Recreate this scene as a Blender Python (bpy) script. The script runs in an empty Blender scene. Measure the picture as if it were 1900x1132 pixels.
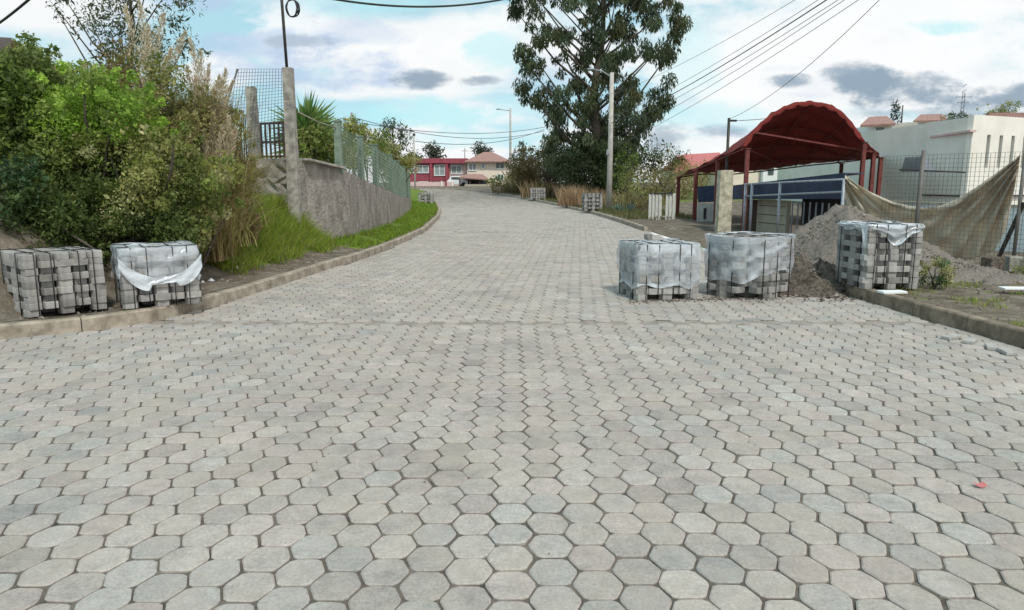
import bpy, bmesh, math, random
import numpy as np
from mathutils import Vector, Matrix

random.seed(7)
rng = np.random.default_rng(11)
R = math.radians
scene = bpy.context.scene
C = scene.collection

# ------------------------------------------------------------------ camera
F = 1350.0; PITCH = math.atan(228 / F); H = 1.65
cd = bpy.data.cameras.new("camera"); cam = bpy.data.objects.new("camera", cd); C.objects.link(cam)
cd.sensor_width = 36; cd.lens = 36 * F / 1900; cd.clip_end = 2000; cd.clip_start = 0.05
cam.location = (0, 0, H); cam.rotation_euler = (math.pi / 2 - PITCH, 0, 0)
scene.camera = cam

# ------------------------------------------------------------------ light
SUN_EL, SUN_AZ = 52, 163        # degrees; azimuth measured clockwise from +Y
sd = bpy.data.lights.new("sun", 'SUN'); sun = bpy.data.objects.new("sun", sd); C.objects.link(sun)
sd.energy = 2.4; sd.angle = R(7); sd.color = (1.0, 0.95, 0.87)
sdir = Vector((math.sin(R(SUN_AZ)) * math.cos(R(SUN_EL)), math.cos(R(SUN_AZ)) * math.cos(R(SUN_EL)), math.sin(R(SUN_EL))))
sun.rotation_euler = sdir.to_track_quat('Z', 'Y').to_euler(); sun.location = sdir * 60
scene.view_settings.view_transform = 'Standard'; scene.view_settings.look = 'None'
scene.view_settings.exposure = 0.10; scene.view_settings.gamma = 1.0

def make_world():
    w = bpy.data.worlds.new("World"); scene.world = w; w.use_nodes = True
    nt = w.node_tree; N = nt.nodes; L = nt.links; N.clear()
    def n(t, **k):
        x = N.new(t)
        for a, b in k.items(): setattr(x, a, b)
        return x
    def m(op, a, b=None, c=None, clamp=False):
        x = n('ShaderNodeMath', operation=op); x.use_clamp = clamp
        for i, v in enumerate((a, b, c)):
            if v is None: continue
            if isinstance(v, (int, float)): x.inputs[i].default_value = v
            else: L.new(v, x.inputs[i])
        return x.outputs[0]
    out = n('ShaderNodeOutputWorld'); bg = n('ShaderNodeBackground'); bg.inputs[1].default_value = 0.1
    sky = n('ShaderNodeTexSky', sky_type='NISHITA'); sky.sun_disc = False
    sky.sun_elevation = R(SUN_EL); sky.sun_rotation = R(SUN_AZ); sky.altitude = 2500
    tc = n('ShaderNodeTexCoord'); sp = n('ShaderNodeSeparateXYZ'); L.new(tc.outputs['Generated'], sp.inputs[0])
    X, Y, Z = sp.outputs
    zz = m('ADD', m('MAXIMUM', Z, 0.0), 0.16)
    cb = n('ShaderNodeCombineXYZ'); L.new(m('DIVIDE', X, zz), cb.inputs[0]); L.new(m('DIVIDE', Y, zz), cb.inputs[1])
    def noise(vec, s, d=6, r=0.55, off=0.0):
        x = n('ShaderNodeTexNoise'); x.inputs['Scale'].default_value = s; x.inputs['Detail'].default_value = d
        x.inputs['Roughness'].default_value = r
        mp = n('ShaderNodeMapping'); mp.inputs['Location'].default_value = (off, off * .7, off * .3); L.new(vec, mp.inputs[0]); L.new(mp.outputs[0], x.inputs['Vector'])
        return x.outputs['Fac']
    n1 = noise(cb.outputs[0], 0.9, 7, 0.5, 3.1)
    n2 = noise(cb.outputs[0], 1.7, 6, 0.5, 9.4)
    n3 = noise(cb.outputs[0], 1.1, 7, 0.55, 21.7)
    def mix(fac, a, b):
        x = n('ShaderNodeMix', data_type='RGBA'); 
        if isinstance(fac, (int, float)): x.inputs[0].default_value = fac
        else: L.new(fac, x.inputs[0])
        for i, v in ((6, a), (7, b)):
            if isinstance(v, tuple): x.inputs[i].default_value = (*v, 1)
            else: L.new(v, x.inputs[i])
        return x.outputs[2]
    # blue of the clear air, thin veil of high cloud over it
    air = mix(0.72, sky.outputs[0], (4.9, 8.0, 8.6))
    def ramp(v, lo, hi):
        x = n('ShaderNodeMapRange', interpolation_type='SMOOTHSTEP'); x.inputs[1].default_value = lo; x.inputs[2].default_value = hi
        L.new(v, x.inputs[0]); return x.outputs[0]
    azf = m('DIVIDE', X, m('ADD', m('ABSOLUTE', Y), 0.3))
    cover = m('ADD', n1, m('MULTIPLY', azf, 0.10))
    col = mix(ramp(cover, 0.40, 0.55), air, (8.8, 9.0, 9.1))
    col = mix(m('MULTIPLY', ramp(n2, 0.56, 0.74), 0.55), col, (4.8, 5.6, 7.6))
    # the separate cloud banks, placed by compass direction and height
    yy = m('MAXIMUM', Y, 0.05); U = m('DIVIDE', X, yy); V = m('DIVIDE', Z, yy)
    cv = n('ShaderNodeCombineXYZ'); L.new(U, cv.inputs[0]); L.new(m('MULTIPLY', V, 2.0), cv.inputs[1])
    nb = noise(cv.outputs[0], 11.0, 8, 0.62, 5.5)
    front = m('GREATER_THAN', Y, 0.05)
    def blob(col, px, py, a, b, c, s=1.0, edge=3.0):
        du = m('DIVIDE', m('SUBTRACT', U, (px - 950) / F), a / F); dv = m('DIVIDE', m('SUBTRACT', V, (338 - py) / F), b / F)
        r = m('ADD', m('MULTIPLY', du, du), m('MULTIPLY', dv, dv))
        r = m('ADD', r, m('MULTIPLY', m('SUBTRACT', nb, 0.5), edge * 2.4))
        x = n('ShaderNodeMapRange', interpolation_type='SMOOTHSTEP'); x.inputs[1].default_value = 1.7; x.inputs[2].default_value = -0.1
        L.new(r, x.inputs[0])
        return mix(m('MULTIPLY', m('MULTIPLY', x.outputs[0], s), front), col, c)
    W = (9.2, 9.35, 9.4)
    for px, py, a, b in [(1600, 70, 420, 110), (780, 110, 120, 40), (560, 60, 90, 45), (980, 60, 110, 30), (430, 150, 70, 30), (1500, 300, 300, 40), (1350, 150, 120, 60)]:
        col = blob(col, px, py, a, b, W, 0.85)
    for px, py, a, b, s in [(620, 145, 150, 34, .8), (520, 95, 120, 22, .65), (410, 15, 90, 26, .8), (700, 75, 90, 20, .4), (240, 80, 60, 40, .4), (1010, 150, 50, 40, .3)]:
        col = blob(col, px, py, a, b, (4.6, 5.9, 7.8), s)
    for px, py, a, b, s in [(850, 215, 160, 26, .8), (880, 260, 150, 14, .5), (660, 30, 110, 22, .6), (930, 110, 60, 30, .6), (1720, 68, 70, 12, .7), (1270, 110, 50, 70, .4), (1300, 225, 120, 26, .5)]:
        col = blob(col, px, py, a, b, (4.8, 8.3, 8.8), s)
    for px, py, a, b, s in [(1560, 150, 50, 22, .8), (1640, 172, 90, 26, .85), (795, 155, 52, 15, .95), (890, 160, 38, 9, .8), (570, 92, 50, 10, .5), (1440, 160, 42, 13, .9), (1590, 168, 62, 30, 1.0), (1690, 190, 110, 20, .95),
                            (1880, 28, 34, 26, .9), (1860, 190, 70, 26, .95), (1235, 262, 45, 26, .7), (1320, 250, 46, 12, .7), (1750, 215, 160, 14, .6)]:
        col = blob(col, px, py, a, b, (2.9, 3.8, 4.7), s, 3.2)
    L.new(col, bg.inputs[0]); L.new(bg.outputs[0], out.inputs[0])
make_world()

# ------------------------------------------------------------------ pixel -> world helpers used to survey the photo
def ray(px, py):
    u = (px - 950) / F; v = (566 - py) / F
    return (u, math.cos(PITCH) + v * math.sin(PITCH), -math.sin(PITCH) + v * math.cos(PITCH))
def at(px, py, Y):
    r = ray(px, py); k = Y / r[1]; return Vector((r[0] * k, Y, H + r[2] * k))
def X(px, Y): return at(px, 338, Y).x
def Zp(py, Y): return at(950, py, Y).z
def sm(t): t = min(1, max(0, t)); return t * t * (3 - 2 * t)
def zr(y): return sm((y - 45) / 45.0)
def lerp_tab(tab, v):
    if v <= tab[0][0]: return tab[0][1]
    for (a, fa), (b, fb) in zip(tab, tab[1:]):
        if v <= b: return fa + (fb - fa) * (v - a) / (b - a)
    return tab[-1][1]
def smooth_tab(tab, step, w):
    v = tab[0][0]; out = []
    while v <= tab[-1][0]:
        s = [lerp_tab(tab, v + k * w / 4) for k in range(-4, 5)]; out.append((v, sum(s) / 9)); v += step
    return out
LKT = smooth_tab([(-2, -30), (4.5, -12.5), (6.4, -8), (7.52, -5.41), (7.8, -4.88), (8.1, -4.45), (8.85, -4.2), (9.8, -3.97), (11.08, -3.82), (13.62, -3.55), (16.1, -3.23), (19.32, -3.01), (24.65, -2.91), (33.9, -3.37), (42.2, -4.09), (53.7, -5.44), (63.4, -6.97), (73.5, -9.6), (77, -17), (80, -60), (82, -120)], 0.25, 0.7)
RKT = smooth_tab([(-2, 5.35), (6.5, 5.2), (7.92, 5.1), (8.82, 5.02), (9.96, 4.98), (10.8, 4.95), (25.2, 4.5), (30.3, 4.46), (38.6, 4.2), (49.7, 3.29), (56, 2.06), (64.3, 0.0), (72.3, -2.65), (79.1, -6.2), (84, -15), (88, -60), (90, -120)], 0.25, 1.2)
def xl(y): return lerp_tab(LKT, y)
def xr(y): return lerp_tab(RKT, y)
WALL = [(16.4, -4.72), (18.0, -4.1), (21.6, -3.98), (25, -4.05), (29.5, -4.4), (36, -5.0), (44.5, -6.1), (52, -7.4)]
def xw(y): return lerp_tab(WALL, y)
WTOP = [(16.4, 2.14), (18, 1.96), (20, 1.72), (21.5, 1.56), (28.5, 1.08), (36, .85), (44, .66), (52, .6)]
def wtop(y): return lerp_tab(WTOP, y)
def ns(x, y, s=1.0):
    return (math.sin(x * 1.7 * s + y * .9 * s + 1.3) + math.sin(y * 2.3 * s - x * 1.1 * s + 4) + math.sin(x * 4.1 * s + 2) * .5 + math.sin(y * 5.3 * s + x * 3.1 * s) * .4) / 2.9
def hL(x, y):
    t = xl(y) - x
    bank = .13 + 1.95 * sm((t - .55 - .35 * sm((13 - y) / 3)) / 2.6)
    if y > 13.2: bank = min(bank, 2.1 - .95 * sm((y - 13.2) / 1.2))
    if y < 16.6: return zr(y) + bank + .04 * ns(x, y, 2) * min(1, t)
    tw = xl(y) - xw(y)
    if t < tw + .12:
        return zr(y) + .13 + .16 * sm(t / max(tw, .1)) + .02 * ns(x, y, 2)
    return wtop(y) - .12 + zr(y) * .8 + .05 * ns(x, y)
def hR(x, y):
    t = x - xr(y)
    k = 1 - sm((y - 10.9) / .7) + sm((y - 24.8) / .7)
    h = zr(y) + .13 * min(1, k) * (1 if t < 1.5 or y > 24 or y < 11 else 1)
    h += (1 - min(1, k)) * .012
    if y > 34: h += .5 * sm((t - 1.5) / 5) * sm((y - 34) / 6) * (1 - sm((y - 68) / 10))
    return h + .03 * ns(x, y, 1.6) * min(1, t / .8)

# ------------------------------------------------------------------ object helpers
def link(o, parent=None):
    C.objects.link(o)
    if parent is not None: o.parent = parent
    return o
def tag(o, label=None, cat=None, group=None, kind=None):
    if label: o["label"] = label
    if cat: o["category"] = cat
    if group: o["group"] = group
    if kind: o["kind"] = kind
    return o
def thing(name, label, cat, loc=(0, 0, 0), rz=0, group=None):
    o = bpy.data.objects.new(name, None); o.location = loc; o.rotation_euler = (0, 0, rz); o.empty_display_size = .2
    C.objects.link(o); return tag(o, label, cat, group)
class MB:
    def __init__(s): s.v = []; s.f = []; s.mi = []; s.sm = []; s.m = 0
    def face(s, idx, smooth=False): s.f.append(tuple(idx)); s.mi.append(s.m); s.sm.append(smooth)
    def quad(s, a, b, c, d):
        n = len(s.v); s.v += [tuple(a), tuple(b), tuple(c), tuple(d)]; s.face((n, n + 1, n + 2, n + 3)); return s
    def box(s, c, d, rz=0, tilt=None):
        n = len(s.v); M = Matrix.Rotation(rz, 3, 'Z')
        if tilt is not None: M = M @ tilt
        for k in range(8):
            p = Vector((d[0] / 2 * (1 if k & 1 else -1), d[1] / 2 * (1 if k & 2 else -1), d[2] / 2 * (1 if k & 4 else -1)))
            s.v.append(tuple(Vector(c) + M @ p))
        for f in ((0, 2, 3, 1), (4, 5, 7, 6), (0, 1, 5, 4), (2, 6, 7, 3), (0, 4, 6, 2), (1, 3, 7, 5)): s.face([n + i for i in f])
        return s
    def box2(s, x0, x1, y0, y1, z0, z1): return s.box(((x0 + x1) / 2, (y0 + y1) / 2, (z0 + z1) / 2), (x1 - x0, y1 - y0, z1 - z0))
    def beam(s, p, q, w, h=None):
        p = Vector(p); q = Vector(q); d = (q - p); L = d.length; h = h or w
        if L < 1e-6: return s
        rot = d.to_track_quat('X', 'Z').to_matrix(); n = len(s.v); c = (p + q) / 2
        for k in range(8):
            s.v.append(tuple(c + rot @ Vector((L / 2 * (1 if k & 1 else -1), w / 2 * (1 if k & 2 else -1), h / 2 * (1 if k & 4 else -1)))))
        for f in ((0, 2, 3, 1), (4, 5, 7, 6), (0, 1, 5, 4), (2, 6, 7, 3), (0, 4, 6, 2), (1, 3, 7, 5)): s.face([n + i for i in f])
        return s
    def tube(s, pts, r, k=8, cap=True):
        pts = [Vector(p) for p in pts]; N = len(pts); rr = r if isinstance(r, (list, tuple)) else [r] * N
        base = len(s.v); up = None
        for i, p in enumerate(pts):
            d = (pts[min(i + 1, N - 1)] - pts[max(i - 1, 0)]).normalized()
            if up is None: up = d.orthogonal().normalized()
            up = (up - d * up.dot(d)).normalized(); sd_ = d.cross(up)
            for j in range(k):
                a = 2 * math.pi * j / k; s.v.append(tuple(p + (up * math.cos(a) + sd_ * math.sin(a)) * rr[i]))
        for i in range(N - 1):
            for j in range(k):
                a = base + i * k + j; b = base + i * k + (j + 1) % k; s.face((a, b, b + k, a + k), True)
        if cap:
            s.face([base + j for j in range(k)][::-1]); s.face([base + (N - 1) * k + j for j in range(k)])
        return s
    def prism(s, pts, z0, z1):
        n = len(s.v); k = len(pts)
        s.v += [(x, y, z0) for x, y in pts] + [(x, y, z1) for x, y in pts]
        s.face([n + i for i in range(k)][::-1]); s.face([n + k + i for i in range(k)])
        for i in range(k): j = (i + 1) % k; s.face((n + i, n + j, n + k + j, n + k + i))
        return s
    def grid(s, P, smooth=True):
        n = len(s.v); r = len(P); c = len(P[0])
        for row in P: s.v += [tuple(p) for p in row]
        for i in range(r - 1):
            for j in range(c - 1): a = n + i * c + j; s.face((a, a + 1, a + c + 1, a + c), smooth)
        return s
    def build(s, name, mats, parent=None, bevel=0, solid=0, world=True):
        me = bpy.data.meshes.new(name)
        off = Vector((0, 0, 0))
        if parent is not None and world:
            M = Matrix.LocRotScale(parent.location, parent.rotation_euler, None).inverted()
            if parent.parent is not None:
                q = parent.parent; M = M @ Matrix.LocRotScale(q.location, q.rotation_euler, None).inverted()
            vs = [tuple(M @ Vector(v)) for v in s.v]
        else: vs = s.v
        me.from_pydata(vs, [], s.f)
        mats = mats if isinstance(mats, (list, tuple)) else [mats]
        for m_ in mats: me.materials.append(m_)
        if len(mats) > 1: me.polygons.foreach_set('material_index', s.mi)
        me.polygons.foreach_set('use_smooth', s.sm); me.update()
        o = link(bpy.data.objects.new(name, me), parent)
        if solid: mo = o.modifiers.new('s', 'SOLIDIFY'); mo.thickness = solid; mo.offset = 0
        if bevel:
            mo = o.modifiers.new('b', 'BEVEL'); mo.width = bevel; mo.segments = 2; mo.limit_method = 'ANGLE'
        return o

# ------------------------------------------------------------------ materials
def nodes(name):
    m = bpy.data.materials.new(name); m.use_nodes = True; nt = m.node_tree
    return m, nt, nt.nodes, nt.links, nt.nodes['Principled BSDF']
def mat(name, c, rough=.85, var=.25, scale=3.0, c2=None, bump=.2, bscale=40., stretch=(1, 1, 1), metal=0, attr=None, spec=.3, dist=.01, coords='Object'):
    m, nt, N, L, b = nodes(name)
    b.inputs['Roughness'].default_value = rough; b.inputs['Metallic'].default_value = metal; b.inputs['Specular IOR Level'].default_value = spec
    g = N.new('ShaderNodeNewGeometry') if coords == 'World' else N.new('ShaderNodeTexCoord')
    src = g.outputs['Position'] if coords == 'World' else g.outputs['Object']
    mp = N.new('ShaderNodeMapping'); L.new(src, mp.inputs[0]); mp.inputs['Scale'].default_value = stretch
    n1 = N.new('ShaderNodeTexNoise'); n1.inputs['Scale'].default_value = scale; n1.inputs['Detail'].default_value = 8; n1.inputs['Roughness'].default_value = .65
    L.new(mp.outputs[0], n1.inputs['Vector'])
    rp = N.new('ShaderNodeValToRGB'); L.new(n1.outputs['Fac'], rp.inputs[0])
    lo = tuple(x * (1 - var) for x in c); hi = tuple(min(1, x * (1 + var)) for x in c)
    if c2: lo = c2
    rp.color_ramp.elements[0].position = .32; rp.color_ramp.elements[1].position = .68
    rp.color_ramp.elements[0].color = (*lo, 1); rp.color_ramp.elements[1].color = (*hi, 1)
    col = rp.outputs[0]
    if attr:
        at_ = N.new('ShaderNodeAttribute'); at_.attribute_name = attr
        mx = N.new('ShaderNodeMix'); mx.data_type = 'RGBA'; mx.blend_type = 'MULTIPLY'; mx.inputs[0].default_value = 1
        L.new(col, mx.inputs[6]); L.new(at_.outputs['Color'], mx.inputs[7]); col = mx.outputs[2]
    L.new(col, b.inputs['Base Color'])
    n2 = N.new('ShaderNodeTexNoise'); n2.inputs['Scale'].default_value = bscale; n2.inputs['Detail'].default_value = 6
    L.new(src, n2.inputs['Vector'])
    bp = N.new('ShaderNodeBump'); bp.inputs['Strength'].default_value = bump; bp.inputs['Distance'].default_value = dist
    L.new(n2.outputs['Fac'], bp.inputs['Height']); L.new(bp.outputs[0], b.inputs['Normal'])
    return m
def leafmat(name, trans=.35, rough=.55):
    m, nt, N, L, b = nodes(name); out = N['Material Output']
    a = N.new('ShaderNodeAttribute'); a.attribute_name = 'Col'
    L.new(a.outputs['Color'], b.inputs['Base Color']); b.inputs['Roughness'].default_value = rough; b.inputs['Specular IOR Level'].default_value = .25
    t = N.new('ShaderNodeBsdfTranslucent'); L.new(a.outputs['Color'], t.inputs['Color'])
    mx = N.new('ShaderNodeMixShader'); mx.inputs[0].default_value = trans
    L.new(b.outputs[0], mx.inputs[1]); L.new(t.outputs[0], mx.inputs[2]); L.new(mx.outputs[0], out.inputs['Surface'])
    return m
M = dict(
    leaf=leafmat('leaf', .45), grass=leafmat('grass_blade', .5, .6), straw=leafmat('straw', .25, .8),
    bark=mat('bark', (.085, .072, .06), .95, .4, 4, bump=.8, bscale=25, stretch=(1, 1, .25), dist=.03),
    kerb=mat('kerb_concrete', (.36, .32, .26), .9, .28, 5, bump=.35, bscale=60, c2=(.17, .14, .105), coords='World'),
    concrete=mat('post_concrete', (.36, .34, .30), .9, .25, 6, bump=.3, bscale=50, c2=(.15, .14, .125)),
    pole=mat('pole_concrete', (.46, .44, .40), .9, .15, 3, bump=.15, bscale=50),
    block=mat('block_concrete', (.37, .36, .345), .95, .22, 14, bump=.5, bscale=160, attr=None, dist=.004),
    dark_metal=mat('dark_metal', (.05, .045, .04), .5, .3, 8, metal=.3), grey_metal=mat('grey_metal', (.30, .33, .37), .45, .2, 8, metal=.3),
    rust=mat('rust_red_metal', (.15, .04, .035), .7, .35, 8), white_metal=mat('white_metal', (.62, .63, .62), .6, .2, 6, c2=(.40, .40, .38)),
    strap=mat('strap_plastic', (.012, .012, .013), .4, .1), wire=mat('cable_rubber', (.03, .032, .035), .6, .1), wirelight=mat('cable_grey', (.10, .12, .15), .6, .1),
    mesh=mat('galvanised_wire', (.13, .15, .17), .5, .15, metal=.3),
    meshdark=mat('weathered_wire', (.16, .15, .14), .6, .2, metal=.3),
    green=mat('green_post', (.20, .255, .205), .85, .3, 5, c2=(.11, .15, .12)),
    wood=mat('brown_wood', (.075, .045, .032), .85, .35, 6, stretch=(4, 4, .6)),
    greywood=mat('grey_wood', (.42, .42, .40), .85, .25, 8, stretch=(5, 5, .5), c2=(.22, .22, .21)),
    cream=mat('cream_wall', (.82, .80, .73), .9, .05, 1.2, bump=.08, c2=(.74, .72, .64)), white=mat('white_wall', (.76, .79, .80), .9, .06, 1.2, bump=.05),
    peach=mat('peach_wall', (.76, .67, .57), .9, .08, 1.5), maroon=mat('maroon_wall', (.30, .07, .095), .85, .15, 1.5), palepink=mat('pale_pink_wall', (.66, .50, .48), .9, .1, 2),
    tile=mat('roof_tile', (.32, .19, .165), .85, .2, 3), pinkroof=mat('pink_sheet_roof', (.50, .17, .165), .7, .15, 2, stretch=(6, 1, 1)), darkroof=mat('dark_roof', (.07, .055, .05), .9, .3, 3),
    glass=mat('window_glass', (.07, .09, .10), .15, .3, 2, bump=0, spec=.6), curtain=mat('window_panes', (.30, .34, .34), .35, .25, 2, bump=0),
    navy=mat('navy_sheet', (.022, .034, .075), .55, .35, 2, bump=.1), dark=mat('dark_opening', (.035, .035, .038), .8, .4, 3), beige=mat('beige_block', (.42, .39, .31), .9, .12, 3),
    stone=mat('stone', (.27, .245, .21), .95, .35, 6, bump=.6, bscale=30), plaster=mat('stained_plaster', (.50, .46, .36), .95, .3, 7, c2=(.28, .26, .19), bump=.5, bscale=30, dist=.02),
)

# paver material: colour attribute x fine cement speckle, worn lighter patches
def paver_mat():
    m, nt, N, L, b = nodes('paver_concrete')
    b.inputs['Roughness'].default_value = .88; b.inputs['Specular IOR Level'].default_value = .3
    g = N.new('ShaderNodeNewGeometry'); a = N.new('ShaderNodeAttribute'); a.attribute_name = 'Col'
    def noi(s, d, r=.6):
        x = N.new('ShaderNodeTexNoise'); x.inputs['Scale'].default_value = s; x.inputs['Detail'].default_value = d; x.inputs['Roughness'].default_value = r
        L.new(g.outputs['Position'], x.inputs['Vector']); return x.outputs['Fac']
    def mr(v, a0, a1, b0, b1):
        x = N.new('ShaderNodeMapRange'); 
        for i, q in enumerate((a0, a1, b0, b1)): x.inputs[i + 1].default_value = q
        L.new(v, x.inputs[0]); return x.outputs[0]
    def mul(c, v):
        x = N.new('ShaderNodeVectorMath'); x.operation = 'SCALE'; L.new(c, x.inputs[0]); L.new(v, x.inputs['Scale']); return x.outputs[0]
    c = mul(a.outputs['Color'], mr(noi(60, 10, .8), .3, .7, .66, 1.30))
    c = mul(c, mr(noi(11, 9, .75), .3, .7, .78, 1.18))
    c = mul(c, mr(noi(.8, 7, .6), .3, .7, .84, 1.11))
    c = mul(c, mr(noi(3.4, 10, .78), .52, .70, 1.0, .76))
    # tan dust stains
    mx = N.new('ShaderNodeMix'); mx.data_type = 'RGBA'; L.new(mr(noi(1.6, 9, .75), .44, .68, 0, .62), mx.inputs[0]); L.new(c, mx.inputs[6]); 
    mx.inputs[7].default_value = (.375, .325, .265, 1)
    L.new(mx.outputs[2], b.inputs['Base Color'])
    bp = N.new('ShaderNodeBump'); bp.inputs['Strength'].default_value = .55; bp.inputs['Distance'].default_value = .004; L.new(noi(90, 8, .7), bp.inputs['Height'])
    L.new(bp.outputs[0], b.inputs['Normal']); return m
M['paver'] = paver_mat()
M['whitewood'] = mat('white_painted_wood', (.62, .62, .58), .8, .15, 8, stretch=(5, 5, .5), c2=(.40, .40, .37))
M['mortar'] = mat('dusty_mortar', (.30, .27, .235), .95, .25, 9, bump=.6, bscale=80, c2=(.17, .15, .13), coords='World')
M['joint'] = mat('joint_sand', (.15, .13, .108), .95, .35, 7, bump=.6, bscale=90, coords='World', c2=(.055, .047, .039))

def ground_mat():
    m, nt, N, L, b = nodes('verge_ground'); b.inputs['Roughness'].default_value = .95; b.inputs['Specular IOR Level'].default_value = .15
    g = N.new('ShaderNodeNewGeometry')
    def noi(s, d=8, r=.65):
        x = N.new('ShaderNodeTexNoise'); x.inputs['Scale'].default_value = s; x.inputs['Detail'].default_value = d; x.inputs['Roughness'].default_value = r
        L.new(g.outputs['Position'], x.inputs['Vector']); return x.outputs['Fac']
    def ramp(v, *st):
        x = N.new('ShaderNodeValToRGB'); L.new(v, x.inputs[0]); e = x.color_ramp.elements
        while len(e) < len(st): e.new(.5)
        for q, (p_, c_) in zip(e, st): q.position = p_; q.color = (*c_, 1)
        return x.outputs[0]
    dirt = ramp(noi(4), (.3, (.085, .068, .05)), (.5, (.16, .135, .105)), (.7, (.27, .24, .20)))
    green = ramp(noi(14), (.3, (.07, .12, .02)), (.7, (.20, .27, .05)))
    a = N.new('ShaderNodeAttribute'); a.attribute_name = 'g'
    ad = N.new('ShaderNodeMath'); ad.operation = 'ADD'; L.new(a.outputs['Fac'], ad.inputs[0]); L.new(noi(3), ad.inputs[1])
    mr = N.new('ShaderNodeMapRange'); mr.inputs[1].default_value = .95; mr.inputs[2].default_value = 1.1; L.new(ad.outputs[0], mr.inputs[0])
    mx = N.new('ShaderNodeMix'); mx.data_type = 'RGBA'; L.new(mr.outputs[0], mx.inputs[0]); L.new(dirt, mx.inputs[6]); L.new(green, mx.inputs[7])
    L.new(mx.outputs[2], b.inputs['Base Color'])
    bp = N.new('ShaderNodeBump'); bp.inputs['Strength'].default_value = .9; bp.inputs['Distance'].default_value = .04; L.new(noi(18), bp.inputs['Height']); L.new(bp.outputs[0], b.inputs['Normal'])
    return m
M['ground'] = ground_mat()

# ------------------------------------------------------------------ ground sheets
def gL(x, y):   # how green the left ground is
    t = xl(y) - x
    if y > 16.6:
        if t < .25: return .25
        return .75
    if y > 12: return .1 + .75 * sm((t - .55) / .5)
    return .12
def gR(x, y):
    t = x - xr(y)
    if 11 < y < 25: return .0
    if y <= 11: return .30 + .22 * ns(x, y, 2.2)
    if y > 74: return .05
    if y < 40 and t > 1.2: return .0
    return .2 + .35 * sm((t - .6) / 1.0)
def ys_list():
    y = -2.0; o = []
    while y < 26: o.append(y); y += .2
    while y < 95: o.append(y); y += .6
    while y < 900: o.append(y); y *= 1.12
    o += [16.58, 16.62]; return sorted(o)
def strip(name, side):
    P = []; A = []; ys = ys_list()
    for y in ys:
        if side < 0:
            if y > 82: continue
            x0 = xl(y) - .10; tw = (xl(y) - xw(y)) if y > 16.4 else 1.2; tw = max(tw, .3)
            ts = [tw * k / 8 for k in range(9)] + [tw + .12, tw + .16] + [tw + .16 + d for d in (.2, .4, .6, .8, 1, 1.3, 1.6, 1.9, 2.2, 2.6, 3, 3.5, 4, 5, 7, 10, 16, 30, 60, 120, 400)]
            ts[0] = 0
            row = [(xl(y) - .10 if i == 0 else xl(y) - t, y, hL(xl(y) - t, y)) for i, t in enumerate(ts)]; A += [gL(p[0], y) for p in row]
        else:
            ts = [0, .15, .3, .45, .6, .8, 1, 1.2, 1.4, 1.6, 1.8, 2, 2.3, 2.6, 3, 3.5, 4, 4.5, 5, 5.5, 6, 7, 8, 10, 12, 16, 24, 40, 80, 160, 400, 700]
            row = [(xr(y) + (.10 if i == 0 else t), y, hR(xr(y) + t, y)) for i, t in enumerate(ts)]; A += [gR(p[0], y) for p in row]
        P.append(row)
    mb = MB(); mb.grid(P if side > 0 else P); o = mb.build(name, M['ground'])
    at_ = o.data.attributes.new('g', 'FLOAT', 'POINT'); at_.data.foreach_set('value', A); tag(o, kind='structure'); return o
strip('ground', -1).name = 'verge'
strip('ground', 1)

# bed of the road under the pavers
P = []
for y in [v for v in ys_list() if v <= 90]:
    a = xl(y) if y < 82 else -120; b = xr(y); P.append([(a + (b - a) * k / 6, y, zr(y) - .0095) for k in range(7)])
o = MB().grid(P).build('road_bed', M['joint']); tag(o, kind='structure')

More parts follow.
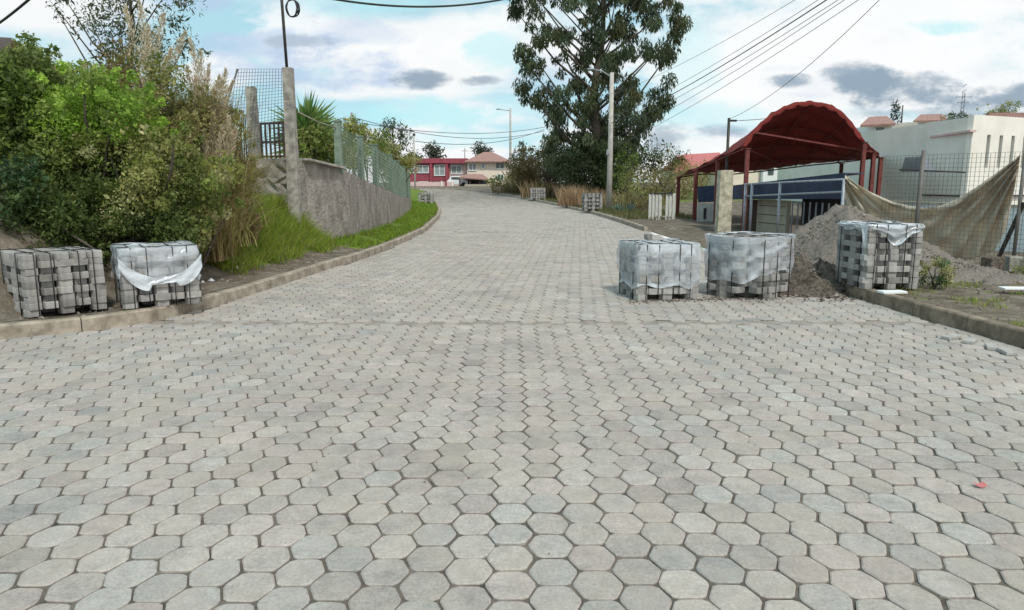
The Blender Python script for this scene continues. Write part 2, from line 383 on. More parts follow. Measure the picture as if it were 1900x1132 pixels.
# pavers ------------------------------------------------------------
def pavers():
    A_, B_ = .0675, .046; SX = 2 * A_ + B_; PY = .223; gap = .0048
    V = []; Fc = []; COL = []
    hexp = [(-A_ - B_, 0), (-A_, -PY / 2), (A_, -PY / 2), (A_ + B_, 0), (A_, PY / 2), (-A_, PY / 2)]
    def shape(inset):
        out = []
        for x, y in hexp:
            sx = (abs(x) - inset * (1.05 if y == 0 else .8)) / abs(x); sy = 0 if y == 0 else (abs(y) - inset * 1.12) / abs(y)
            out.append((x * sx, y * sy))
        return out
    def rounded(pts, k=.16):
        o_ = []
        for i, p in enumerate(pts):
            a = pts[i - 1]; b = pts[(i + 1) % 6]; o_.append((p[0] + (a[0] - p[0]) * k, p[1] + (a[1] - p[1]) * k)); o_.append((p[0] + (b[0] - p[0]) * k, p[1] + (b[1] - p[1]) * k))
        return o_
    inner = rounded(shape(gap + .006), .2); outer = rounded(shape(gap), .13)
    inner6 = shape(gap + .004); outer6 = shape(gap)
    r = random.Random(3)
    def put(cx, cy, ang, near, clip=None):
        z = zr(cy); tx = r.gauss(0, .009); ty = r.gauss(0, .009); dz = r.gauss(0, .0016); a = ang + r.gauss(0, .02); s = 1 + r.gauss(0, .009)
        if r.random() < .012: tx *= 3; ty *= 3
        ca, sa = math.cos(a), math.sin(a); cx += r.gauss(0, .0022) + .006 * math.sin(cy * 1.3 + 1); cy += r.gauss(0, .0022) + .012 * math.sin(cx * .9)
        i_, o_ = (inner, outer) if near else (inner6, outer6); k = len(i_)
        n = len(V)
        def w(p, zz):
            x, y = p[0] * s, p[1] * s; return (cx + x * ca - y * sa, cy + x * sa + y * ca, z + zz + dz + x * tx + y * ty)
        V.extend(w(p, 0) for p in i_); V.extend(w(p, -.0045) for p in o_)
        Fc.append(tuple(range(n, n + k)))
        for i in range(k): j = (i + 1) % k; Fc.append((n + k + i, n + k + j, n + j, n + i))
        nv = 2 * k
        if near:
            V.extend(w(p, -.022) for p in o_); nv = 3 * k
            for i in range(k): j = (i + 1) % k; Fc.append((n + 2 * k + i, n + 2 * k + j, n + k + j, n + k + i))
        g = .372 * (1 + r.gauss(0, .07)); q = r.random()
        warm = .5 + .5 * ns(cx * .8 + 3, cy * .5, .9)
        c = [g * 1.06, g * .985, g * .90]
        zone = math.exp(-((cx + .25) / 1.6) ** 2) * sm((cy - 3.2) / 1.5)
        if q < .10 + .16 * warm + .42 * zone: c = [g * 1.075, g * .965, g * .89]
        elif q < .40: c = [g * 1.03, g * .99, g * .93]
        elif q < .43: c = [g * .88, g * .86, g * .83]
        elif q < .46: c = [g * 1.13, g * 1.08, g * 1.01]
        COL.extend([(*c, 1)] * nv)
    SEAM = 8.48
    # near field, columns run straight ahead
    i = -90
    while i < 60:
        cx = i * SX
        y = 1.9 + (PY / 2 if i % 2 else 0)
        while y < SEAM - .02:
            if xl(y) - .02 < cx < xr(y) + .06 and abs(cx) < y * .85 + 1.2: put(cx, y, 0, True)
            y += PY
        i += 1
    # beyond the seam the pattern is turned
    ang = -R(5.2); ca, sa = math.cos(ang), math.sin(ang); OX, OY = 0, SEAM + .05
    for i in range(-150, 90):
        for j in range(-60, 380):
            lx = i * SX; ly = j * PY + (PY / 2 if i % 2 else 0)
            cx = OX + lx * ca - ly * sa; cy = OY + lx * sa + ly * ca
            if cy < SEAM + .11 or cy > 84: continue
            if cx < xl(cy) - .02 or cx > xr(cy) + .06 or abs(cx) > cy * .9: continue
            if cy > 79.5 and cx < -20: continue
            put(cx, cy, ang, cy < 22)
    me = bpy.data.meshes.new('road'); me.from_pydata(V, [], Fc); me.materials.append(M['paver'])
    at_ = me.color_attributes.new('Col', 'FLOAT_COLOR', 'POINT'); at_.data.foreach_set('color', np.array(COL, dtype=np.float32).ravel())
    me.update(); o = link(bpy.data.objects.new('road', me)); tag(o, kind='structure')
    # mortar band along the seam
    mb = MB(); P = [[(-4.3 + 9.3 * k / 60, SEAM + .03 + a + .012 * math.sin(k * 1.9 + a * 30), -.0065 + .0012 * math.sin(k * 2.7)) for k in range(61)] for a in (-.15, 0, .14)]
    s_ = MB().grid(P).build('seam_strip', M['mortar'], None); tag(s_, kind='structure')
pavers()

# kerbs -------------------------------------------------------------
M['kerbdark'] = mat('dark_brown_kerb', (.25, .205, .155), .9, .3, 4, bump=.5, bscale=50, c2=(.10, .08, .06), coords='World')  # near right kerb: darker brown on every face, mottled by noise
def kerb(name, fx, side, y0, y1, seg=1.0, hgt=.15, th=.14, m=None):
    y = y0; r = random.Random(int(y0 * 10) + 5); mb = MB()
    while y < y1 - .2:
        # kerb bays about a metre long
        ye = min(y + seg * (1 if y < 60 else 2), y1); pts = []
        k = 5
        rowsP = []
        dz = r.uniform(-.004, .004)
        for q in range(k + 1):
            yy = y + .004 + (ye - y - .008) * q / k; x0 = fx(yy); dx = (fx(yy + .05) - fx(yy - .05)) / .1
            nx, ny = 1 / math.sqrt(1 + dx * dx), -dx / math.sqrt(1 + dx * dx)
            nx *= side; ny *= side; z = zr(yy); h = hgt + dz + .003 * math.sin(yy * 7)
            prof = [(0.0, -.10), (.006, h - .018), (.022, h), (th - .02, h + .001), (th, h - .015), (th, -.05)]
            rowsP.append([(x0 + nx * a, yy + ny * a, z + b) for a, b in prof])
        n0 = len(mb.v); mb.grid(rowsP, False); c = 6
        mb.face([n0 + i for i in range(c)]); mb.face([n0 + k * c + i for i in range(c)][::-1])
        y = ye
    o = mb.build(name, m or M['kerb']); tag(o, kind='structure'); return o
kerb('kerb', xl, -1, -1, 76)
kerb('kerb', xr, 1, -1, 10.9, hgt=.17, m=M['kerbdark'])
kerb('kerb', xr, 1, 25.0, 84)

# ------------------------------------------------------------------ foliage helpers
def leaf_obj(name, c, a, s, L_, W_, col, mat_, parent=None, curve=0.0):
    """c centres, a axes, s side vectors (N,3); one bent leaf = two quads folded across its length"""
    N = len(c); l = np.asarray(L_).reshape(-1, 1) * .5; w = np.asarray(W_).reshape(-1, 1) * .5
    nrm = np.cross(a, s)
    v = np.stack([c - a * l, c + s * w - nrm * w * .25, c + a * l, c - s * w - nrm * w * .25], 1).reshape(-1, 3)
    if parent is not None: v = v - np.array(parent.location if parent.parent is None else (parent.location + parent.parent.location))
    me = bpy.data.meshes.new(name); me.vertices.add(4 * N); me.vertices.foreach_set('co', v.astype(np.float32).ravel())
    me.loops.add(4 * N); me.loops.foreach_set('vertex_index', np.arange(4 * N, dtype=np.int32))
    me.polygons.add(N); me.polygons.foreach_set('loop_start', np.arange(0, 4 * N, 4, dtype=np.int32)); me.polygons.foreach_set('loop_total', np.full(N, 4, dtype=np.int32))
    ca = me.color_attributes.new('Col', 'FLOAT_COLOR', 'POINT')
    cc = np.concatenate([np.clip(col, 0.003, 1), np.ones((N, 1))], 1); ca.data.foreach_set('color', np.repeat(cc, 4, 0).astype(np.float32).ravel())
    me.materials.append(mat_); me.update(calc_edges=True); me.validate()
    return link(bpy.data.objects.new(name, me), parent)
def unit(v): return v / (np.linalg.norm(v, axis=1, keepdims=True) + 1e-9)
def clumps_to_leaves(cl, per, ll, lw, pal, droop=0.0, flat=1.0, colvar=.22):
    """cl: list of (x,y,z,r). pal: list of rgb"""
    cs = []; axs = []; sds = []; Ls = []; Ws = []; cols = []
    pal = np.array(pal)
    for (x, y, z, r_) in cl:
        n = max(6, int(per * (r_ ** 2)))
        d = unit(rng.normal(size=(n, 3))); rad = r_ * rng.random(n) ** .42
        p = d * rad[:, None] * np.array([1, 1, flat]) + np.array([x, y, z])
        ax = unit(rng.normal(size=(n, 3)) * (1 - droop * .6) + d * .5 + np.array([0, 0, -droop * 2.2]))
        sd_ = unit(np.cross(ax, unit(rng.normal(size=(n, 3)) + np.array([0, 0, .6]))))
        base = pal[rng.integers(len(pal))] * rng.uniform(.75, 1.25)
        b2 = pal[rng.integers(len(pal), size=n)]
        col = (base * .6 + b2 * .4) * rng.uniform(1 - colvar, 1 + colvar * 1.4, size=(n, 1))
        cs.append(p); axs.append(ax); sds.append(sd_); cols.append(col)
        sc_ = rng.uniform(.45, 1.15, n) + (rng.random(n) < .16) * rng.uniform(.4, 1.0, n); Ls.append(ll * sc_); Ws.append(lw * sc_ * rng.uniform(.75, 1.25, n))
    return [np.concatenate(q) for q in (cs, axs, sds, Ls, Ws, cols)]
def stems(base, targets, r0, mat_, parent, name='stem', wob=.12, taper=.25, k=6):
    mb = MB()
    for t in targets:
        b = Vector(base) + Vector((random.uniform(-1, 1), random.uniform(-1, 1), 0)) * r0 * 1.5; t = Vector(t); Lh = (t - b).length
        pts = [b + (t - b) * q + Vector((random.gauss(0, 1), random.gauss(0, 1), .6 * math.sin(math.pi * q))) * wob * Lh * .25 * math.sin(math.pi * q) for q in (0, .25, .5, .75, 1)]
        mb.tube(pts, [r0 * (1 - (1 - taper) * q) for q in (0, .25, .5, .75, 1)], k)
    return mb.build(name, mat_, parent)
def bush(label, cat, c, rad, ncl, clr, per, ll, lw, pal, droop=.1, name='bush', group=None, shell=.55, base_z=None, lower=-.8, nst=7):
    t = thing(name, label, cat, (c[0], c[1], base_z if base_z is not None else c[2] - rad[2]), group=group)
    cl = []
    while len(cl) < ncl:
        d = rng.normal(size=3); d /= np.linalg.norm(d)
        if d[2] < lower: continue
        q = shell + (1 - shell) * rng.random() ** .7
        q *= 1 + .14 * math.sin(5 * d[0] + 3 * d[2] + c[0]) + .1 * rng.normal()
        cl.append((c[0] + d[0] * rad[0] * q, c[1] + d[1] * rad[1] * q, c[2] + d[2] * rad[2] * q, clr * rng.uniform(.6, 1.35)))
    for _ in range(int(ncl * .7)):
        d = rng.normal(size=3); d /= np.linalg.norm(d); q = rng.uniform(1.02, 1.28)
        if d[2] > -.3: cl.append((c[0] + d[0] * rad[0] * q, c[1] + d[1] * rad[1] * q, c[2] + d[2] * rad[2] * q, clr * rng.uniform(.28, .5)))
    A = clumps_to_leaves(cl, per, ll, lw, pal, droop)
    leaf_obj('foliage', *A, M['leaf'], t)
    idx = rng.choice(len(cl), size=min(nst, len(cl)), replace=False)
    stems(t.location, [cl[i][:3] for i in idx], .03 * max(rad) + .01, M['bark'], t)
    return t
def blades(name, pts, h, w, lean, pal, mat_, parent=None, seg=3, colvar=.25, kind=None, dirbias=None):
    """tapered bent strips growing from pts (N,3)"""
    pts = np.asarray(pts); N = len(pts); h = np.asarray(h) if np.ndim(h) else np.full(N, h); pal = np.array(pal)
    az = rng.random(N) * 2 * np.pi if dirbias is None else dirbias + rng.normal(size=N) * .8
    dirv = np.stack([np.cos(az), np.sin(az), np.zeros(N)], 1); ln = lean * rng.uniform(.3, 1.5, N)
    saz = rng.random(N) * np.pi; side = np.stack([np.cos(saz), np.sin(saz), np.zeros(N)], 1)
    V = []; 
    for k in range(seg + 1):
        q = k / seg; c = pts + dirv * (ln * h * q ** 1.8)[:, None]; c[:, 2] += h * (q - .35 * np.minimum(ln, 1.2) * q ** 2.2)
        ww = w * (1 - q) ** .6 * .5 if k < seg else 0.0005
        V += [c - side * ww, c + side * ww]
    V = np.stack(V, 1).reshape(-1, 3); nv = 2 * (seg + 1)
    if parent is not None: V = V - np.array(parent.location)
    fi = []
    base = np.arange(N)[:, None] * nv
    for k in range(seg): fi.append(base + np.array([2 * k, 2 * k + 1, 2 * k + 3, 2 * k + 2])[None])
    fi = np.stack(fi, 1).reshape(-1)
    me = bpy.data.meshes.new(name); me.vertices.add(len(V)); me.vertices.foreach_set('co', V.astype(np.float32).ravel())
    nf = N * seg; me.loops.add(nf * 4); me.loops.foreach_set('vertex_index', fi.astype(np.int32))
    me.polygons.add(nf); me.polygons.foreach_set('loop_start', np.arange(0, 4 * nf, 4, dtype=np.int32)); me.polygons.foreach_set('loop_total', np.full(nf, 4, dtype=np.int32))
    col = pal[rng.integers(len(pal), size=N)] * rng.uniform(1 - colvar, 1 + colvar, size=(N, 1)); col = np.concatenate([np.clip(col, 0, 1), np.ones((N, 1))], 1)
    ca = me.color_attributes.new('Col', 'FLOAT_COLOR', 'POINT'); ca.data.foreach_set('color', np.repeat(col, nv, 0).astype(np.float32).ravel())
    me.materials.append(mat_); me.update(calc_edges=True)
    o = link(bpy.data.objects.new(name, me), parent)
    if kind: tag(o, kind=kind)
    return o
def plume(base, tip, bend, rmax, pal, parent, n=420):
    """feathery seed head on a stalk"""
    b = Vector(base); t = Vector(tip); mid = (b + t) / 2 + Vector(bend)
    def bez(q): return b * (1 - q) ** 2 + mid * 2 * q * (1 - q) + t * q * q
    MB().tube([bez(q / 6) for q in range(7)], [.009 - .001 * q for q in range(7)], 4).build('stalk', M['strawstem'], parent)
    q = .45 + .55 * rng.random(n); c = np.array([tuple(bez(x)) for x in q]); d = np.array([tuple((bez(min(1, x + .03)) - bez(x - .03)).normalized()) for x in q])
    rr = rmax * np.sin(np.pi * np.clip((q - .45) / .55, 0, 1) ** .75) ** .7 + .008
    off = unit(rng.normal(size=(n, 3))); off -= d * np.sum(off * d, 1, keepdims=True); off = unit(off)
    c = c + off * (rr * rng.random(n) ** .6)[:, None]; ax = unit(d * 1.2 + off * .7 + rng.normal(size=(n, 3)) * .2); sd_ = unit(np.cross(ax, rng.normal(size=(n, 3))))
    pal = np.array(pal); col = pal[rng.integers(len(pal), size=n)] * rng.uniform(.8, 1.2, size=(n, 1))
    leaf_obj('plume', c, ax, sd_, rng.uniform(.05, .13, n), np.full(n, .014), col, M['straw'], parent)
M['strawstem'] = mat('straw_stem', (.33, .27, .15), .9, .2)

DG = [(.055, .085, .022), (.09, .13, .035), (.13, .17, .05)]
MG = [(.13, .20, .035), (.20, .27, .06), (.29, .34, .11), (.10, .14, .035)]
BG = [(.26, .44, .05), (.36, .52, .08), (.20, .34, .05)]
OL = [(.26, .27, .07), (.38, .37, .14), (.18, .20, .055), (.50, .47, .25)]
TE = [(.05, .11, .05), (.09, .17, .08), (.04, .08, .03)]
DRY = [(.30, .22, .11), (.38, .30, .16), (.21, .15, .07), (.24, .22, .08), (.17, .18, .06)]
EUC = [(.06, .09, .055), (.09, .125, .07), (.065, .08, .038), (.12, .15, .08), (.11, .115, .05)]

# ------------------------------------------------------------------ left bank planting
def bz(x, y): return hL(x, y)
bl = [
  ("dark green leafy bush at the left frame edge above the strapped block stack", at(15, 270, 10.9), (1.0, .9, 1.3), 60, .34, 2300, .11, .055, DG + MG[:2], .1),
  ("low grey-green bush reaching down beside the leftmost block stack", at(5, 405, 9.6), (.75, .6, .75), 34, .26, 2600, .09, .05, TE + DG, .1),
  ("bright lime green creeper heaped on top of the hedge bank", at(172, 218, 10.9), (.95, .75, .62), 60, .22, 4200, .07, .05, BG + MG[2:3], .05),
  ("broad olive bush in the middle of the bank above the torn wrapped stack", at(250, 345, 10.7), (1.2, .9, .78), 66, .26, 3000, .075, .045, OL + MG, .1),
  ("dark low bush with bare stems behind the torn wrapped stack", at(190, 425, 10.3), (1.3, .5, .62), 60, .24, 2300, .08, .045, DG, .1),
  ("pale yellow-green bush with small round leaves beside the dry grass", at(335, 372, 11.0), (.62, .55, .85), 44, .24, 3300, .07, .048, OL + MG + [(.2, .2, .1)], .05),
  ("mid green bush at the back of the bank behind the lime creeper", at(285, 215, 12.6), (1.15, .9, .85), 46, .30, 2000, .09, .045, MG[:2] + OL + DRY, .1),
  ("dark shaded bush low behind the leftmost block stack", at(20, 440, 9.7), (1.2, .4, .65), 60, .24, 2400, .08, .045, DG, .1),
  ("shaggy green bush at the upper left behind the dark bush", at(70, 190, 12.0), (1.1, .9, .62), 46, .3, 2400, .09, .05, MG + OL[:2], .1),
]
for lab, c, rad, n, clr, per, ll, lw, pal, dr in bl:
    bush(lab, 'bush', c, rad, n, clr, per * 2.0, ll * .72, lw * .70, pal, dr, group='bushes on the left bank', base_z=bz(c.x, c.y) - .05, lower=-1, nst=9)

# dry brush clump at the right end of the bank
bush("dry yellow-brown twiggy bush at the right end of the hedge bank", 'bush', at(412, 310, 13.3), (.55, .5, .95), 60, .2, 5200, .075, .02, DRY + OL[:1], .2, group='bushes on the left bank', base_z=bz(-5.3, 13.3) - .05, lower=-1, nst=14)
bush("rusty brown twiggy bush low at the edge of the green mound", 'bush', at(425, 400, 12.9), (.4, .4, .55), 34, .18, 5200, .07, .02, DRY[:3], .2, group='bushes on the left bank', base_z=bz(-5.0, 12.9) - .05, lower=-1, nst=10)
def dry_clump(label, x, y, w, n, h, pal, name='dry_grass_clump', lean=.4, bw=.02, d=.5, z=None):
    z = z if z is not None else bz(x, y); t = thing(name, label, 'dry grass', (x, y, z - .03))
    pts = np.stack([x + np.clip(rng.normal(size=n), -1.7, 1.7) * w * .5, y + np.clip(rng.normal(size=n), -1.7, 1.7) * d * .5, np.full(n, z - .03)], 1)
    blades('blades', pts, h * rng.uniform(.45, 1.1, n), bw, lean, pal, M['straw'], t, 4); return t
def pt(px, Y): return X(px, Y)
dry_clump("tall shaggy brown grass clump between the olive bush and the concrete post", pt(400, 14.2), 14.2, .45, 1700, 1.2, DRY, lean=.22, bw=.02)
dry_clump("rusty brown grass tuft low at the foot of the bank", pt(380, 12.0), 12.0, .40, 1200, .95, DRY[:3] + OL[:1], lean=.3, bw=.016)
dry_clump("olive and straw coloured grass clump high on the bank", pt(345, 13.4), 13.4, .9, 2000, 1.9, DRY + OL, lean=.3, bw=.02)
def pampas(label, x, y, z, h, np_, spread, bases=None, nb=1100, seed=1, pl=.9, tips=None):
    t = thing('pampas_grass', label, 'pampas grass', (x, y, z)); r = random.Random(seed)
    pts = np.stack([x + rng.normal(size=nb) * .22, y + rng.normal(size=nb) * .2, np.full(nb, z)], 1)
    blades('blades', pts, h * .62 * rng.uniform(.5, 1.1, nb), .014, .8, DRY + OL, M['straw'], t, 5)
    for k in range(np_):
        if tips: tp = Vector(tips[k])
        else: tp = Vector((x + r.gauss(0, spread), y + r.gauss(0, spread * .6), z + h * r.uniform(.75, 1.05)))
        b = Vector((x + r.gauss(0, .12), y + r.gauss(0, .12), z))
        plume(b, tp, ((x - tp.x) * .35, 0, h * .08), .075 * h / 3 + .03, [(.62, .54, .40), (.50, .42, .28), (.72, .65, .50)], t, 520)
    return t
def T(l, Y): return [tuple(at(a, b, Y)) for a, b in l]
pampas("tallest pampas grass with upright cream plumes rising out of the hedge", pt(285, 13.6), 13.6, bz(pt(285, 13.6), 13.6), 3.4, 6, .4, tips=T([(258, 0), (232, 10), (305, 22), (275, 45), (345, 58), (318, 90)], 13.6))
pampas("pampas grass with drooping straw plumes next to the picket fence", pt(392, 12.9), 12.9, bz(pt(392, 12.9), 12.9), 3.0, 9, .4, tips=T([(352, 70), (372, 92), (388, 118), (408, 140), (420, 128), (362, 140), (398, 165), (432, 150), (345, 120)], 12.6))
pampas("smaller pampas grass leaning over the rusty grass tuft", pt(405, 12.6), 12.6, bz(pt(405, 12.6), 12.6), 2.0, 5, .4, tips=T([(425, 215), (412, 232), (395, 205), (380, 240), (438, 235)], 12.4), nb=700)

# grass on the bank nose and the verges (uncountable)
def scatter(n, xs, ys, cond, hf):
    out = []
    while len(out) < n:
        x = random.uniform(*xs); y = random.uniform(*ys)
        if cond(x, y): out.append((x, y, hf(x, y) - .01))
    return np.array(out)
LG = [(.22, .35, .03), (.31, .43, .045), (.15, .24, .03), (.40, .43, .09), (.33, .30, .12)]
pts = scatter(22000, (-6.8, -3.6), (11.8, 16.8), lambda x, y: xl(y) - x > .75 + .35 * ns(x, y, 3) and random.random() < sm((xl(y) - x - .5) / .7) and (xl(y) - x) < 3.1 and x > -.46 * y, hL)
g1 = blades('grass', pts, rng.uniform(.14, .42, len(pts)), .013, .9, LG, M['grass'], None, 3, kind='stuff'); tag(g1, "long bright green grass flopping down the end of the bank", 'grass')
pts = scatter(15000, (-7.5, -3.0), (16.7, 52), lambda x, y: .16 < xl(y) - x < (xl(y) - xw(y)) - .03 and ns(x, y, 1.5) > -.35 and random.random() < 12 / (y - 8), hL)
g2 = blades('grass', pts, rng.uniform(.05, .20, len(pts)), .014, .7, LG[:3] + [(.13, .14, .05)], M['grass'], None, 2, kind='stuff'); tag(g2, "short green verge grass between the curved kerb and the retaining wall", 'grass')
pts = scatter(5000, (5.1, 9.6), (6.2, 12.6), lambda x, y: x > xr(y) + .18 and ns(x * 1.3, y * 1.1, 2.0) > .25, hR)
g3 = blades('grass', pts, rng.uniform(.03, .11, len(pts)), .010, .7, LG + [(.16, .15, .07)], M['grass'], None, 2, kind='stuff'); tag(g3, "patchy green grass on the dirt verge at the right", 'grass')
pts = scatter(9000, (1, 9), (30, 78), lambda x, y: x > xr(y) + .3 and x < xr(y) + 3.5 and ns(x, y, 1.2) > -.3, hR)
g4 = blades('grass', pts, rng.uniform(.08, .35, len(pts)), .03, .6, [(.13, .14, .05), (.22, .19, .09), (.10, .13, .035)], M['grass'], None, 2, kind='stuff'); tag(g4, "rough yellowish grass along the right kerb toward the bend", 'grass')

# ------------------------------------------------------------------ retaining wall with its fence
def wall_mat():
    m = mat('retaining_concrete', (.29, .265, .24), .95, .28, 3.2, bump=.9, bscale=14, stretch=(1, 1, .5), c2=(.15, .135, .12), dist=.05, coords='World'); return m
M['rwall'] = wall_mat()
def retaining():
    t = thing('retaining_wall', "stained grey concrete retaining wall curving away along the left verge", 'wall', (-4.3, 20, .15))
    ys = [16.4 + k * .35 for k in range(int((47 - 16.4) / .35) + 1)]; P = []
    for y in ys:
        x = xw(y); z0 = .0 + zr(y); z1 = wtop(y) + zr(y) * .8; j = .02 * ns(x * 3, y * 3)
        P.append([(x + .03, y, z0), (x + .02 + j * .5, y, z0 + (z1 - z0) * .3), (x + j, y, z0 + (z1 - z0) * .65), (x - .01, y, z1 + .015 * math.sin(y * 5)), (x - .20, y, z1 + .01 * math.sin(y * 4)), (x - .22, y, z0)])
    mb = MB(); n0 = 0; mb.grid(P, False); mb.face(range(6)); mb.face([len(P) * 6 - 6 + i for i in range(6)][::-1]); mb.build('wall_body', M['rwall'], t)
    # rough end face turning into the bank
    P = []
    for i in range(15):
        q = i / 14; x = -4.85 - 1.75 * q; y = 16.42 + .45 * q; col = []
        for k in range(12):
            s = k / 11; col.append((x + .05 * random.gauss(0, 1), y - .35 * (1 - s) * (.4 + q) + .06 * random.gauss(0, 1), .1 + (2.08 - .05 * q) * s + (.03 * random.gauss(0, 1) if k < 11 else 0)))
        P.append(col)
    mb = MB(); mb.grid(P, False); mb.build('rubble_end', M['rwall'], t, solid=.08)
    # a coping slab that has slipped, seen near the post
    mb = MB(); mb.beam((-4.62, 16.5, 2.15), (-4.15, 17.9, 1.99), .28, .05); mb.build('coping_slab', M['concrete'], t, bevel=.006)
    return t
retaining()
def square_post(name, label, x, y, z0, z1, w0, w1, m, cat='post', group=None, lean=(0, 0), parent=None):
    mb = MB(); n = 6; P = []
    for k in range(n + 1):
        q = k / n; w = (w0 + (w1 - w0) * q) / 2; cx = x + lean[0] * q; cy = y + lean[1] * q; z = z0 + (z1 - z0) * q
        P.append([(cx - w, cy - w, z), (cx + w, cy - w, z), (cx + w, cy + w, z), (cx - w, cy + w, z), (cx - w, cy - w, z)])
    mb.grid(P, False); b = len(mb.v); mb.face((b - 5, b - 4, b - 3, b - 2)); o = mb.build(name, m, parent, bevel=.012 if not parent else 0)
    if parent is None: tag(o, label, cat, group)
    return o
square_post('concrete_post', "tall square concrete post at the corner of the retaining wall", -4.78, 16.15, -.1, at(535, 126, 16.15).z, .25, .20, M['concrete'])
square_post('concrete_post', "shorter tapered concrete post left of the small brown gate", X(476, 17), 17.0, 1.4, Zp(161, 17), .26, .19, M['concrete'])
# pipe mast with coiled cable on the tall post
t = thing('cable_mast', "thin dark steel pipe with a coil of cable rising from the tall corner post", 'mast', (-4.80, 16.15, 4.0))
MB().tube([(-4.80, 16.15, 3.9), (-4.83, 16.15, 5.0), (-4.87, 16.15, 6.4)], .032, 8).build('pipe', M['dark_metal'], t)
mb = MB(); cc = at(541, 15, 16.05)
for k in range(5):
    a0 = random.uniform(0, 6); rx = .10 + .012 * k; rz_ = .17 + .012 * random.random()
    mb.tube([(cc.x + rx * math.cos(a0 + q * math.pi / 8) + .02 * random.random(), 16.02 + .02 * k, cc.z + rz_ * math.sin(a0 + q * math.pi / 8)) for q in range(17)], .011, 5)
mb.build('cable_coil', M['wire'], t)
# weld mesh behind the posts
def mesh_panel(mb, p00, p10, p01, p11, nx, nz, w, jit=0.0):
    p00, p10, p01, p11 = map(Vector, (p00, p10, p01, p11))
    for i in range(nx + 1):
        q = i / nx; mb.beam(p00.lerp(p10, q), p01.lerp(p11, q) + Vector((0, 0, random.uniform(-jit, jit))), w)
    for k in range(nz + 1):
        q = k / nz; mb.beam(p00.lerp(p01, q), p10.lerp(p11, q), w * .9)
    return mb
t = thing('mesh_screen', "see-through square wire mesh stretched between pampas grass and tall concrete post", 'wire mesh', (-5.6, 16.8, 2))
mesh_panel(MB(), at(422, 290, 17.2), at(528, 262, 16.35), at(438, 128, 17.2), at(528, 128, 16.35), 17, 24, .0075).build('wire_grid', M['mesh'], t)
MB().beam(at(418, 200, 17.0), at(441, 128, 17.0), .03).build('brace', M['meshdark'], t)
# small brown gate
t = thing('wooden_gate', "small brown slatted gate between the two concrete posts", 'gate', tuple(at(508, 297, 16.7)))
g0 = at(488, 295, 16.8); g1_ = at(529, 295, 16.5); zt = Zp(229, 16.7)
for z in (zt, g0.z + .55 * (zt - g0.z) - .06, g0.z + .05): MB().beam((g0.x, g0.y, z), (g1_.x, g1_.y, z), .04, .05).build('rail', M['wood'], t)
for k in range(6):
    q = k / 5; p = Vector(g0).lerp(Vector(g1_), q); MB().beam((p.x, p.y - .03, g0.z - .1), (p.x, p.y - .03, zt + .02), .07 if k % 5 else .09, .025).build('slat', M['wood'], t)
# rustic picket fence further left
t = thing('picket_fence', "leaning dark stick picket fence behind the pampas grass plumes", 'fence', tuple(at(450, 292, 17.2)))
for k in range(11):
    px = 428 + k * 3.9; Yk = 17.6 - .05 * k; top = 192 + 2.6 * k + random.uniform(-7, 7)
    b_ = at(px + 1 + k * .3, 296, Yk); tt = at(px + random.uniform(-1.5, 1.5), top, Yk)
    MB().tube([b_, (Vector(b_) + Vector(tt)) / 2 + Vector((random.gauss(0, .012), 0, 0)), tt], [.019, .017, .012], 5).build('picket', M['wood'], t)
MB().beam(at(426, 205, 17.5), at(474, 222, 16.95), .035).build('rail', M['wood'], t)
MB().beam(at(428, 240, 17.5), at(474, 248, 16.95), .03).build('rail', M['wood'], t)
# green posts with mesh along the wall
gp = [(615, 226, 18.0, .17), (674, 254, 20.2, .17), (708, 269, 22.2, .16), (735, 288, 25.5, .15), (752, 299, 28.6, .14), (764, 310, 33, .14), (771, 322, 38, .14), (775, 330, 43, .15)]
tops = []
gl = ["nearest and tallest", "second nearest", "third", "fourth", "fifth", "sixth", "seventh", "farthest"]
for k, (px, py, Y_, w) in enumerate(gp):
    tp = at(px, py, Y_); xb = xw(Y_) - .10
    zb = wtop(Y_) + zr(Y_) * .8 - .1
    t = thing('fence_post', f"{gl[k]} of the weathered green posts standing on the retaining wall", 'fence post', (xb, Y_, zb), group='green posts along the retaining wall')
    square_post('shaft', None, xb, Y_, zb, tp.z, w, w * .92, M['green'], parent=t)
    MB().box((xb, Y_, tp.z + .015), (w * 1.15, w * 1.15, .035)).build('cap', M['green'], t)
    tops.append((xb, Y_, zb, tp.z))
t = thing('mesh_fence', "green tinted wire fence strung between the green posts on the wall", 'fence', (tops[0][0], tops[0][1], tops[0][2]))
mb = MB()
for a, b in zip(tops, tops[1:]):
    n = max(6, int((b[1] - a[1]) / .12)); mesh_panel(mb, (a[0] + .06, a[1], a[2] + .05), (b[0] + .06, b[1], b[2] + .05), (a[0] + .06, a[1], a[3] - .1), (b[0] + .06, b[1], b[3] - .1), n, 12, .010)
mb.build('wire_grid', M['green'], t)
tp0 = at(553, 208, 16.3)
MB().tube([tp0, (tp0 + Vector((tops[0][0], tops[0][1], tops[0][3] - .15))) / 2 + Vector((0, 0, -.04)), (tops[0][0], tops[0][1], tops[0][3] - .15)], .014, 5).build('top_rail', M['concrete'], t)

